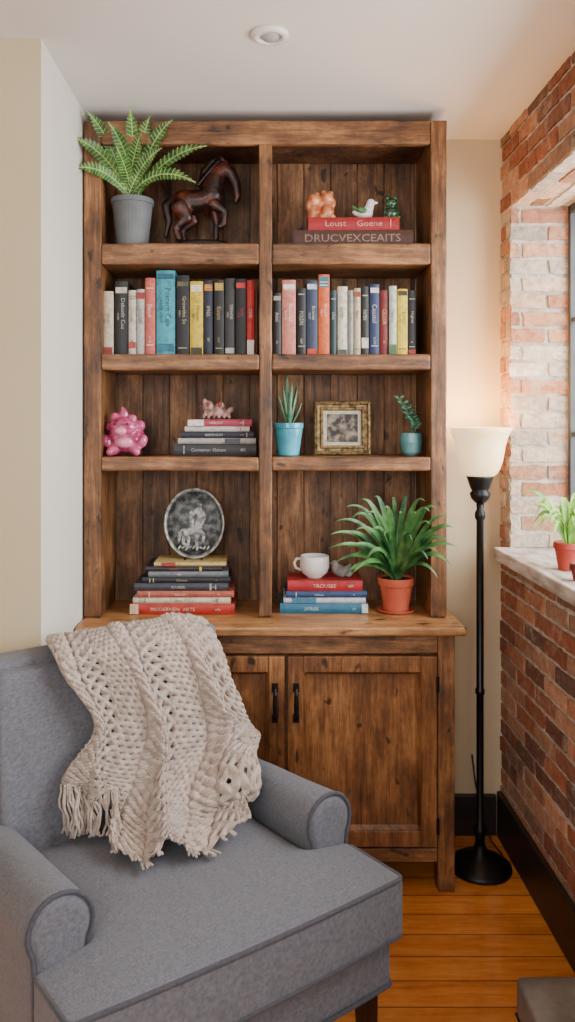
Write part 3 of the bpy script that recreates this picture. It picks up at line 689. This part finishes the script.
t = thing('ceramic_ornament', 'lumpy orange ceramic animal cluster at the left end of the red book', 'ornament', (X(321, 2.83), 2.83, z_tr))
m_or = M('orange_glaze', c(172,78,38), c(234,158,106), rough=.3, scale=30, coat=.4)
bm = bmesh.new()
for q in (((-.024,0,.034),(.024,.024,.034)), ((.022,-.004,.034),(.026,.024,.034)), ((-.026,-.004,.076),(.022,.02,.022)), ((.020,-.006,.080),(.024,.022,.022)), ((-.002,.004,.060),(.024,.02,.026)), ((.040,-.008,.062),(.012,.012,.022)), ((-.044,-.006,.056),(.010,.012,.020)), ((.034,-.006,.098),(.010,.009,.010)), ((.008,-.008,.100),(.009,.008,.010)), ((-.014,-.006,.094),(.009,.008,.010)), ((-.038,-.008,.012),(.014,.018,.012)), ((.0,-.016,.012),(.016,.016,.012)), ((.038,-.010,.012),(.014,.018,.012))): ell(bm, *q)
obj('body', bm, m_or, t, remesh=.003)
t = thing('bird_figurine', 'small white and green ceramic bird in the middle of the red book', 'figurine', (X(365, 2.82), 2.82, z_tr))
bm = bmesh.new(); ell(bm, (0,0,.026), (.03,.02,.024)); ell(bm, (-.03,0,.026), (.018,.01,.010), (0,.5,0)); chain(bm, [(.012,0,.036),(.02,0,.064)], [.017,.015]); ell(bm, (.038,0,.064), (.009,.005,.005)); obj('body', bm, m_white, t, remesh=.003)
bm = bmesh.new(); ell(bm, (-.012,-.015,.034), (.02,.008,.012), (0,.3,0)); ell(bm, (-.032,-.004,.040), (.02,.01,.008), (0,.7,0)); obj('wing', bm, flat(90,130,80,.3), t, smooth=True)
t = thing('frog_figurine', 'small dark green glazed ornament at the right end of the red book', 'figurine', (X(391, 2.82), 2.82, z_tr))
bm = bmesh.new(); ell(bm, (0,0,.026), (.030,.024,.026)); ell(bm, (0,-.006,.06), (.023,.018,.019))
for sx in (-1, 1): ell(bm, (sx*.014,-.008,.079), .009); ell(bm, (sx*.022,-.014,.008), (.013,.016,.008))
obj('body', bm, M('green_glaze', c(14,40,28), c(50,100,62), rough=.25, scale=34, coat=.5), t, remesh=.003)
# picture frame
Yp = 2.86; fw = 57/F*Yp/2; fz0 = S3+.0005; fh = Z(401, Yp)-fz0
t = thing('picture_frame', 'ornate aged gold picture frame standing on the third shelf', 'picture frame', (X(342.5, Yp), Yp, fz0))
t.rotation_euler = (-.06, 0, 0)
def rect_rings(bm, w, z0, z1, rings):
    rs = []
    for ins, y in rings: rs.append([bm.verts.new(p) for p in ((-w+ins, y, z0+ins), (w-ins, y, z0+ins), (w-ins, y, z1-ins), (-w+ins, y, z1-ins))])
    for a, b_ in zip(rs, rs[1:]):
        for k in range(4): bm.faces.new((a[k], a[(k+1) % 4], b_[(k+1) % 4], b_[k]))
bm = bmesh.new(); rect_rings(bm, fw, 0, fh, [(0,.012),(0,-.004),(.004,-.010),(.010,-.012),(.014,-.006),(.022,-.004),(.026,-.010),(.030,-.010),(.034,0),(.034,.012),(0,.012)])
fr = obj('frame', bm, m_gold, t)
bm = bmesh.new()
for k in range(22):
    for z in (.011, fh-.011): ell(bm, (-fw+.011+k*(2*fw-.022)/21, -.011, z), .0038, sub=1)
    for x in (-fw+.011, fw-.011): ell(bm, (x, -.011, .011+k*(fh-.022)/21), .0038, sub=1)
obj('beading', bm, m_gold, fr, smooth=True)
bm = bmesh.new(); rect_rings(bm, fw-.034, .034, fh-.034, [(0,.001),(.012,.001),(.012,.004),(0,.004),(0,.001)]); obj('mat_board', bm, flat(190,180,156), t)
m_pic = M('picture_sepia', c(30,26,24), c(150,134,112), rough=.5, scale=34, lo=.42, hi=.64)
obj('picture', BX(-fw+.04, fw-.04, .003, .006, .04, fh-.04), m_pic, t)
obj('backing', BX(-fw+.006, fw-.006, .0065, .0115, .006, fh-.006), w_dark, t)
# oval plaque
Yp = 2.82; ow = 30.5/F*Yp; oh = (Z(488, Yp)-z_bl)/2
t = thing('oval_plaque', 'oval silver-grey plaque with a horse relief standing on the left book stack', 'plaque', (X(194, Yp), Yp, z_bl))
m_sil = M('aged_pewter', c(104,106,104), c(196,196,190), rough=.4, scale=50, metal=.5)
m_rel = M('pewter_relief', c(96,98,98), c(186,186,180), rough=.45, scale=70, metal=.2)
m_dk = M('dark_patina', c(30,32,34), c(112,114,112), rough=.45, scale=46, metal=.2, lo=.42, hi=.72)
tl = Matrix.Rotation(-.1, 4, 'X')
def oval(prof):
    bm = bmesh.new(); rs = []; n_ = 56
    for fct, y in prof:
        if fct == 0: rs.append([bm.verts.new((0, y, oh))])
        else: rs.append([bm.verts.new((ow*fct*math.cos(2*PI*k/n_), y, oh+oh*fct*math.sin(2*PI*k/n_))) for k in range(n_)])
    for a, b_ in zip(rs, rs[1:]):
        for k in range(n_):
            if len(b_) == 1: bm.faces.new((a[k], a[(k+1) % n_], b_[0]))
            elif len(a) == 1: bm.faces.new((a[0], b_[k], b_[(k+1) % n_]))
            else: bm.faces.new((a[k], a[(k+1) % n_], b_[(k+1) % n_], b_[k]))
    bmesh.ops.transform(bm, matrix=tl, verts=bm.verts)
    return bm
rim = obj('rim', oval([(0,.012),(.97,.012),(1,.006),(1,-.002),(.98,-.008),(.95,-.008),(.93,-.001),(.91,.001),(.90,.004),(0,.0045)]), m_sil, t, smooth=True)
obj('face', oval([(.905,.004),(.89,.0015),(.5,0),(0,-.0005)]), m_dk, t, smooth=True)
bm = bmesh.new(); H0 = oh
for q, rr in (
    (((-.034,0,H0-.034),(-.012,0,H0-.026),(.012,0,H0-.020)), (.018,.016,.019)),
    (((.014,0,H0-.014),(.022,0,H0+.018),(.018,0,H0+.044)), (.018,.014,.011)),
    (((.018,0,H0+.046),(.0,0,H0+.038),(-.014,0,H0+.022)), (.012,.010,.007)),
    (((.020,0,H0+.052),(.026,0,H0+.066)), (.005,.002)),
    (((-.036,0,H0-.044),(-.044,0,H0-.064),(-.034,0,H0-.080)), (.011,.007,.006)),
    (((-.026,0,H0-.044),(-.022,0,H0-.064),(-.026,0,H0-.084)), (.010,.007,.006)),
    (((.012,0,H0-.034),(.008,0,H0-.060),(.012,0,H0-.084)), (.011,.007,.006)),
    (((.022,0,H0-.030),(.038,0,H0-.040),(.036,0,H0-.062)), (.010,.007,.006)),
    (((-.046,0,H0-.028),(-.058,0,H0-.040),(-.060,0,H0-.066)), (.009,.009,.004)),
    (((-.010,0,H0-.01),(-.012,0,H0+.014)), (.012,.009)), (((-.012,0,H0+.034),(-.012,0,H0+.036)), (.009,.009)),
    (((.030,0,H0-.0),(.040,0,H0+.02),(.034,0,H0+.04)), (.006,.007,.005))):
    chain(bm, q, list(rr))
for k in range(9): chain(bm, [(-.06+k*.014, 0, H0-.088+.004*math.sin(k*2.3)), (-.054+k*.014, 0, H0-.084+.004*math.cos(k*1.7))], [.004, .003])
for v in bm.verts: v.co.x *= .9; v.co.y = v.co.y*.3-.001
bmesh.ops.transform(bm, matrix=tl, verts=bm.verts)
obj('relief', bm, m_rel, t, smooth=True)
bm = bmesh.new()
for sx in (-1, 1): tube(bm, [(sx*.03,-.03,.003),(sx*.028,-.02,.004),(sx*.028,.03,.005),(sx*.02,.05,.08)], .0028, 6)
tube(bm, [(-.03,.03,.005),(.03,.03,.005)], .0028, 6); obj('stand', bm, m_iron, t, smooth=True)
# mug
t = thing('mug', 'round white ceramic mug on the red book', 'mug', (X(314.5, 2.83), 2.83, z_br))
obj('cup', LT([(0,0),(.026,0),(.028,.004),(.045,.018),(.053,.04),(.052,.065),(.050,.078),(.046,.078),(.048,.064),(.048,.042),(.04,.02),(0,.012)]), m_white, t, smooth=True)
bm = bmesh.new(); tube(bm, [(-.048,0,.066),(-.064,0,.066),(-.072,0,.05),(-.066,0,.034),(-.046,0,.026)], [.005,.0048,.0048,.0048,.005], 8); obj('handle', bm, m_white, t, smooth=True)
t = thing('bird_figurine', 'small grey stone bird ornament right of the white mug', 'figurine', (X(341, 2.83), 2.83, z_br))
bm = bmesh.new(); ell(bm, (-.004,0,.024), (.028,.018,.022), (0,.3,0)); chain(bm, [(-.018,0,.03),(-.022,0,.05)], [.015,.013]); ell(bm, (-.038,0,.050), (.008,.004,.004)); chain(bm, [(.01,0,.022),(.034,0,.044)], [.013,.006]); ell(bm, (.026,-.004,.018), (.016,.016,.017))
obj('body', bm, M('grey_stone', c(112,106,104), c(160,152,148), rough=.6, scale=40), t, remesh=.003)

# ------------------------------------------------------------------ floor lamp
LX, LY = .742, 2.76
t = thing('floor_lamp', 'black torchiere floor lamp with a lit cream glass bowl beside the cabinet', 'floor lamp', (LX, LY, 0))
lz = lambda py: Z(py, LY)
obj('base', LT([(0,0),(.104,0),(.107,.006),(.105,.016),(.092,.022),(.085,.03),(.05,.042),(.026,.06),(.018,.085),(0,.085)], n=48), m_black, t, smooth=True)
obj('pole', LT([(0,.08),(.016,.08),(.017,.12),(.021,.13),(.021,.14),(.0125,.155),(.0125,.6),(.016,.605),(.016,.618),(.0125,.623),(.0125,1.2),(.018,1.21),(.018,1.225),(.012,1.24),(.014,1.26),(0,1.26)], n=24), m_black, t, smooth=True)
z0 = 1.262; zs = lz(479)
obj('cup', LT([(0,z0-.004),(.018,z0),(.030,z0+.014),(.036,z0+.032),(.028,z0+.042),(.034,z0+.052),(.045,zs+.004),(.046,zs+.012),(.036,zs+.012),(0,zs+.006)], n=32), m_black, t, smooth=True)
zt = lz(428)
prof = [(.045,.010),(.056,.018),(.067,.036),(.075,.060),(.080,.086),(.084,.112),(.090,.136),(.099,.158),(.109,zt-zs)]
obj('lamp_shade', LT([(.03,zs+.008)]+[(a, zs+h) for a, h in prof]+[(a-.004, zs+h+.002) for a, h in prof[::-1]]+[(.03,zs+.012),(.03,zs+.008)], n=48), m_shade, t, smooth=True)
obj('bulb', LT([(0,zs+.01),(.012,zs+.012),(.012,zs+.03),(.022,zs+.055),(.024,zs+.075),(.014,zs+.092),(0,zs+.097)], n=20), M('bulb_glow', c(255,220,160), emit=4), t, smooth=True)
bm = bmesh.new(); tube(bm, [(.08,.03,.01),(.1,.08,.006),(.085,.16,.01),(.06,.2,.1),(.04,.215,.2),(.03,.225,.3)], .003, 6); obj('cord', bm, m_black, t, smooth=True)
pl = bpy.data.lights.new('lamp_glow', 'POINT'); pl.energy = 15; pl.color = (1, .6, .2); pl.shadow_soft_size = .035
po = bpy.data.objects.new('lamp_glow', pl); C.objects.link(po); po.location = (LX, LY+.05, zt+.004)

# ------------------------------------------------------------------ armchair
TH = math.radians(37); O = Vector((-.0195, 1.661, 0))
U = Vector((math.cos(TH), math.sin(TH), 0)); V = Vector((-math.sin(TH), math.cos(TH), 0))
ch = thing('armchair', 'slate grey upholstered armchair with rolled arms and a thick seat cushion', 'armchair', O, TH)
FV = -.03
ys = [FV,FV+.018,.06,.145,.17,.3,.45,.56,.6]; zs_ = [.328,.342,.45,.466]
xs2 = [-.412,-.394,-.315,-.29,-.14,0,.14,.29,.315,.394,.412]
def shift(x): return .032*(.412-x)/.824-.012*max(0, 1-(x/.42)**2)   # the loose cushion sits a little askew
def seatfn(p):
    q = p.copy()
    fx = max(0, 1-(abs(p.x)/.412)**3); fy = min(1, max(0, (p.y-FV)/.16))**.6
    if p.z > .455: q.z += .034*fx*fy
    if p.y < .03: q.y += shift(p.x)
    return q
bm = cage(xs2, ys, zs_, lambda i, j, k: j <= 3 or 3 <= i <= 6, seatfn)
seat = obj('seat_cushion', bm, m_fab, ch, sub=3, smooth=True)
def outline(ins, n=6):
    pts = []; r = .016
    def corner(cx_, cy_, a0, a1):
        for k in range(n+1):
            a = a0+(a1-a0)*k/n; pts.append((cx_+r*math.cos(a), cy_+r*math.sin(a)))
    corner(-.412+ins+r, FV+ins+r, PI, 1.5*PI)
    for k in range(1, 16): pts.append((-.38+.76*k/16, FV+ins))
    corner(.412-ins-r, FV+ins+r, 1.5*PI, 2*PI)
    pts = [(x, y+shift(x)) for x, y in pts]
    return [(-.412+ins, .15)]+pts+[(.412-ins, .15)]
for z, ins in ((.4625, .002), (.331, .002)):
    bm = bmesh.new(); tube(bm, [(x, y, z) for x, y in outline(ins)], .0055, 8)
    obj('piping', bm, m_pipe, seat, smooth=True)
bm = cage([-.400,-.385,0,.385,.400], [.0,.02,.35,.68,.7], [.20,.215,.306,.32], None, lambda p: Vector((p.x, p.y+(shift(p.x) if p.y < .03 else 0), p.z)))
sb = obj('seat_base', bm, m_fab, ch, sub=3, smooth=True)
bm = bmesh.new(); tube(bm, [(x*.975, y+.026, .206) for x, y in outline(.0)], .005, 8); obj('piping', bm, m_pipe, sb, smooth=True)
def arm(s):
    cxm = .35; r = .07; zc = .533
    sec = [(-.052, .216), (-.052, .46)]
    for k in range(17):
        a = math.radians(212-244*k/16); sec.append((.004+r*math.cos(a), zc+r*math.sin(a)))
    sec += [(.06, .46), (.06, .216)]
    def offs(ins):
        n_ = len(sec); out = []
        for i in range(n_):
            p, q, w = Vector(sec[i-1]), Vector(sec[i]), Vector(sec[(i+1) % n_])
            d = (w-p).normalized(); nn = Vector((-d.y, d.x)); out.append(q-nn*ins)
        return out
    bm = bmesh.new(); rings = []
    for v, ins in ((.163,.03),(.164,.018),(.169,.007),(.178,0),(.2,-.002),(.3,-.003),(.45,.0),(.62,0),(.66,.005)):
        rings.append([bm.verts.new((s*(cxm+a), v, z-(.075*(v-.17)-.003*math.sin(v*16))*min(1, max(0, (z-.3)/.2)))) for a, z in offs(ins)])
    n_ = len(sec)
    for a, b_ in zip(rings, rings[1:]):
        for k in range(n_): bm.faces.new((a[k], a[(k+1) % n_], b_[(k+1) % n_], b_[k]))
    bm.faces.new(rings[0]); bm.faces.new(rings[-1])
    o = obj('arm', bm, m_fab, ch, smooth=True)
    for p in o.data.polygons:
        if len(p.vertices) > 4: p.use_smooth = False
    bm = bmesh.new(); loop_tube(bm, [(s*(cxm+a), .169, z+.0015) for a, z in offs(.001)], .0052, 8); obj('piping', bm, m_pipe, o, smooth=True)
arm(-1); arm(1)
bfn = lambda off: (lambda p: Vector((p.x*(1-.05*max(0, (p.z-.7)/.23)), p.y+off+.19*(p.z-.467), p.z)))
bm = cage([-.37,-.34,-.2,0,.2,.34,.37], [0,.022,.07,.092], [.2,.23,.5,.75,.895,.932], None, bfn(.59))
obj('backrest', bm, m_fab, ch, sub=3, smooth=True)
def bcf(p):
    q = bfn(.553)(p); fx = max(0, 1-(p.x/.33)**2); fz = max(0, 1-((p.z-.69)/.24)**2)
    if p.y < .01: q.y -= .03*fx*fz
    return q
bm = cage([-.335,-.31,-.15,0,.15,.31,.335], [0,.02,.055], [.47,.49,.6,.75,.885,.91], None, bcf)
obj('back_cushion', bm, m_fab, ch, sub=3, smooth=True)
for (x, y) in ((.36,.05),(-.36,.06),(.33,.64),(-.33,.64)):
    bm = bmesh.new(); a = .024; b_ = .015; yo = -.015 if y < .3 else .02
    v0 = [bm.verts.new((x+sx*b_, y+yo+sy*b_, 0)) for sx, sy in ((-1,-1),(1,-1),(1,1),(-1,1))]
    v1 = [bm.verts.new((x+sx*a, y+sy*a, .225)) for sx, sy in ((-1,-1),(1,-1),(1,1),(-1,1))]
    for k in range(4): bm.faces.new((v0[k], v0[(k+1) % 4], v1[(k+1) % 4], v1[k]))
    bm.faces.new(v0); bm.faces.new(v1); tag(obj('leg', bm, w_dark, ch, bevel=.003), 'tapered dark wooden leg')

# ------------------------------------------------------------------ knitted throw (in chair space)
def loc_(w): d = w-O; return Vector((d.dot(U), d.dot(V), w.z))
def onback(px, py, off=-.035):
    z = .7
    for _ in range(12):
        v = .553+.19*(z-.467)+off; k = X(px, 1.0)
        Y = (v+O.x*V.x+O.y*V.y)/(k*V.x+V.y); z = EYE-(py-425)/F*Y
    return loc_(Vector((k*Y, Y, z)))
def onz(px, py, z):
    Y = (EYE-z)*F/(py-425); return loc_(Vector((X(px, Y), Y, z)))
rows = []
cu = [-.160,-.08,.0,.08,.16,.25,.335]; cb = [-.10,-.04,.02,.08,.16,.25,.335]
rows.append([Vector((u, .79, .80)) for u in cb])
rows.append([Vector((u, .788, .90)) for u in cb])
rows.append([Vector((u, .730, .953-(.02 if u > .3 else 0)-(.006 if u < -.15 else 0))) for u in cu])
rows.append([onback(*p, off=-.02) for p in ((54,660),(82,654),(110,648),(140,645),(170,642),(196,645),(222,655))])
rows.append([onback(*p) for p in ((68,690),(94,684),(122,680),(150,678),(182,678),(212,684),(234,694))])
rows.append([onback(*p) for p in ((86,722),(108,722),(132,722),(160,722),(192,720),(222,722))]+[onz(252,728,.645)])
rows.append([onback(*p) for p in ((68,752),(96,758),(126,765),(158,765))]+[onback(190,760,-.055), onz(224,756,.62), onz(262,744,.61)])
rows.append([onback(58,774), onback(92,784), onback(122,796,-.055), onz(152,806,.56), onz(186,800,.565), onz(216,790,.585), onz(258,770,.60)])
rows.append([onback(60,780), onback(93,791), onz(118,826,.525), onz(150,838,.525), onz(182,828,.53), onz(214,816,.53), onz(240,802,.54)])
rows.append([onback(62,784), onback(92,796), onz(112,848,.518), onz(146,864,.514), onz(176,854,.514), onz(208,850,.512), onz(246,834,.508)])
def cr(p0, p1, p2, p3, t): return .5*((2*p1)+(p2-p0)*t+(2*p0-5*p1+4*p2-p3)*t*t+(3*p1-p0-3*p2+p3)*t**3)
def spl(L_, t):
    n_ = len(L_)-1; x = min(max(t, 0), 1)*n_; i = min(int(x), n_-1); f = x-i
    g = lambda k: L_[min(max(k, 0), n_)]
    a = g(i-1) if i > 0 else L_[0]*2-L_[1]; d = g(i+2) if i+2 <= n_ else L_[n_]*2-L_[n_-1]
    return cr(a, L_[i], L_[i+1], d, f)
NS, NT = 320, 470
cols = [[spl(r_, s_/NS) for r_ in rows] for s_ in range(NS+1)]
G = [[spl(cols[s_], t_/NT) for t_ in range(NT+1)] for s_ in range(NS+1)]
CWD = .066
def knit(a, b_):
    """a across, b_ down in metres -> (height, is_hole)"""
    k = math.floor(a/CWD); x = (a/CWD-k)*2-1
    if k % 3 == 0:
        h = 0
        for ph in (0, 2*PI/3, 4*PI/3):
            cc = .52*math.sin(2*PI*b_/.085+ph); dz = math.cos(2*PI*b_/.085+ph)
            q = 1-((x-cc)/.36)**2
            if q > 0: h = max(h, math.sqrt(q)*.75+.3*dz+.1 + .14*math.sin(2*PI*(b_/.0095)+(x-cc)*7))
        return .0135*max(h, 0), False
    if k % 3 == 1:
        u_ = x*.5+.5; sp = .038
        d1 = abs(((b_/sp)+u_*1.7) % 1-.5)*2; d2 = abs(((b_/sp)-u_*1.7) % 1-.5)*2
        yarn = max(0, 1-min(d1, d2)*2.0)
        tw = .18*math.sin(2*PI*(a*1.3+b_)/.006)
        return .012*math.sqrt(yarn)*(1+tw), (yarn <= 0 and min(d1, d2) > .62)
    sp = .0175; ra = a/sp; rb = b_/.0160; off = .5*(math.floor(rb) % 2)
    fx = (ra+off) % 1-.5; fy = rb % 1-.5
    dd = math.sqrt(fx*fx+fy*fy*1.1)
    yarn = max(0, min(1, (dd-.20)/.24)); tw = .14*math.sin(2*PI*(a+b_)/.005)
    return .0085*math.sqrt(yarn)*(1+tw), dd < .22
bm = bmesh.new(); vs = []; hole = []
alen = .56; blen = .95
for s_ in range(NS+1):
    col = []; hc = []
    for t_ in range(NT+1):
        p = G[s_][t_].copy(); ds = G[min(s_+1, NS)][t_]-G[max(s_-1, 0)][t_]; dt = G[s_][min(t_+1, NT)]-G[s_][max(t_-1, 0)]
        nn = dt.cross(ds)
        nn = nn.normalized() if nn.length > 1e-9 else Vector((0,-1,0))
        S_, T_ = s_/NS, t_/NT
        if T_ > .8: p += dt.normalized()*(noise.noise(Vector((S_*7, 3, 1)))*.034*(T_-.8)/.2)
        ramp = min(1, max(0, T_-.22)*3.2)
        ph = S_*16+2.1*math.sin(T_*3.8+.6)
        fold = (.042*(.5+.5*math.sin(ph))**1.8+.012*(.5+.5*math.sin(S_*37-T_*6)))*ramp
        wv = noise.noise(Vector((S_*3, T_*5, 2)))
        a = S_*alen+.010*noise.noise(Vector((S_*4, T_*7, 0))); b2 = T_*blen+.010*noise.noise(Vector((S_*5, T_*5, 9)))
        kh, ho = knit(a, b2)
        if T_ < .22: kh *= .6
        edge_w = max(0, abs(S_-.5)*2-.8)*5
        wob = Vector((noise.noise(Vector((T_*10, S_*2, 5)))*.010*edge_w*ramp, 0, 0))+Vector((noise.noise(p*7), noise.noise(p*7+Vector((9,0,0))), 0))*.003
        side = ds.normalized() if ds.length > 1e-9 else Vector((1,0,0))
        col.append(bm.verts.new(p+nn*(kh+fold+.005*wv)+wob+side*(.014*math.cos(ph)*ramp))); hc.append(ho and .01 < S_ < .99 and .25 < T_ < .985)
    vs.append(col); hole.append(hc)
for s_ in range(NS):
    for t_ in range(NT):
        if hole[s_][t_] and hole[s_+1][t_] and hole[s_][t_+1] and hole[s_+1][t_+1]: continue
        bm.faces.new((vs[s_][t_], vs[s_+1][t_], vs[s_+1][t_+1], vs[s_][t_+1]))
edge = [(vs[int(NS*k/54)][NT].co.copy(), k/54) for k in range(55)]
loose = [v for v in bm.verts if not v.link_faces]
bmesh.ops.delete(bm, geom=loose, context='VERTS')
th = thing('throw_blanket', 'chunky cable knit oatmeal throw with fringe draped over the armchair', 'blanket', O, TH)
obj('knitted_cloth', bm, m_knit, th, smooth=True, solid=.0045)
for p, f_ in edge:
    if f_ > .34 and R.random() < .55: continue
    bm = bmesh.new()
    for q in range(4):
        o_ = Vector((R.uniform(-.005,.005), R.uniform(-.006,.004), 0))
        if f_ < .34:
            Ld = R.uniform(.10,.14)*(1 if f_ < .28 else .6); ph = R.uniform(0, 6); pts = [p+o_+Vector((R.uniform(-.003,.003)+.006*math.sin(k*1.1+ph), -.008*math.sin(k*.5)-.003*k-.004, -Ld*k/7)) for k in range(8)]
            for pp in pts: pp.z = max(pp.z, .52)
            rad = .0032
        else:
            Ld = R.uniform(.010,.026); dx = R.uniform(-.6,.6); pts = [p+o_+Vector((dx*Ld*k/3, -Ld*k/3, -.003*k/3+.003)) for k in range(4)]; rad = .0028
        tube(bm, pts, rad, 6)
    obj('tassel', bm, m_knit, th, smooth=True)

# ------------------------------------------------------------------ ottoman corner, bottom right
t = thing('ottoman', 'dark grey padded footstool beside the brick wall', 'footstool', (.68, 1.36, 0))
m_lea = M('grey_leather', c(70,64,60), c(112,104,98), rough=.5, scale=14, bump=.2, bscale=120)
bm = cage([-.17,-.15,0,.15,.17], [-.27,-.25,0,.25,.27], [.33,.345,.395,.41]); obj('top_cushion', bm, m_lea, t, sub=2, smooth=True)
bm = cage([-.16,-.145,.145,.16], [-.26,-.245,.245,.26], [.12,.135,.32,.332]); obj('body', bm, m_lea, t, sub=2, smooth=True)
bm = bmesh.new(); loop_tube(bm, [(-.168,-.268,.331),(.168,-.268,.331),(.168,.268,.331),(-.168,.268,.331)], .004); obj('piping', bm, m_black, t)
for sx in (-1, 1):
    for sy in (-1, 1): obj('leg', BX(sx*.13-.018, sx*.13+.018, sy*.22-.018, sy*.22+.018, 0, .125), w_dark, t, bevel=.003)

# ------------------------------------------------------------------ light, world, camera
def area(name, loc, rot, sx, sy, e, col):
    l = bpy.data.lights.new(name, 'AREA'); l.shape = 'RECTANGLE'; l.size = sx; l.size_y = sy; l.energy = e; l.color = col
    o = bpy.data.objects.new(name, l); C.objects.link(o); o.location = loc; o.rotation_euler = rot
area('daylight_window', (1.5, 1.8, 1.85), (0, math.radians(80), 0), 1.4, 1.7, 105, (.96, .985, 1))
area('room_fill', (-.5, -1.6, 2.0), (math.radians(76), 0, math.radians(-6)), 2.0, 1.3, 52, (1, .98, .95))  # soft fill light added behind the camera to brighten the room
w = bpy.data.worlds.new('world'); bpy.context.scene.world = w; w.use_nodes = True
bg = w.node_tree.nodes['Background']; bg.inputs[0].default_value = (.96, .985, 1, 1); bg.inputs[1].default_value = 1.15
cam = bpy.data.cameras.new('camera'); co = bpy.data.objects.new('camera', cam); C.objects.link(co)
co.location = (0, 0, EYE); co.rotation_euler = (math.radians(90), 0, 0)
cam.sensor_width = 36; cam.sensor_fit = 'AUTO'; cam.lens = F/1022*36; cam.shift_x = 22.5/1022; cam.shift_y = -86/1022
cam.clip_start = .05
bpy.context.scene.camera = co
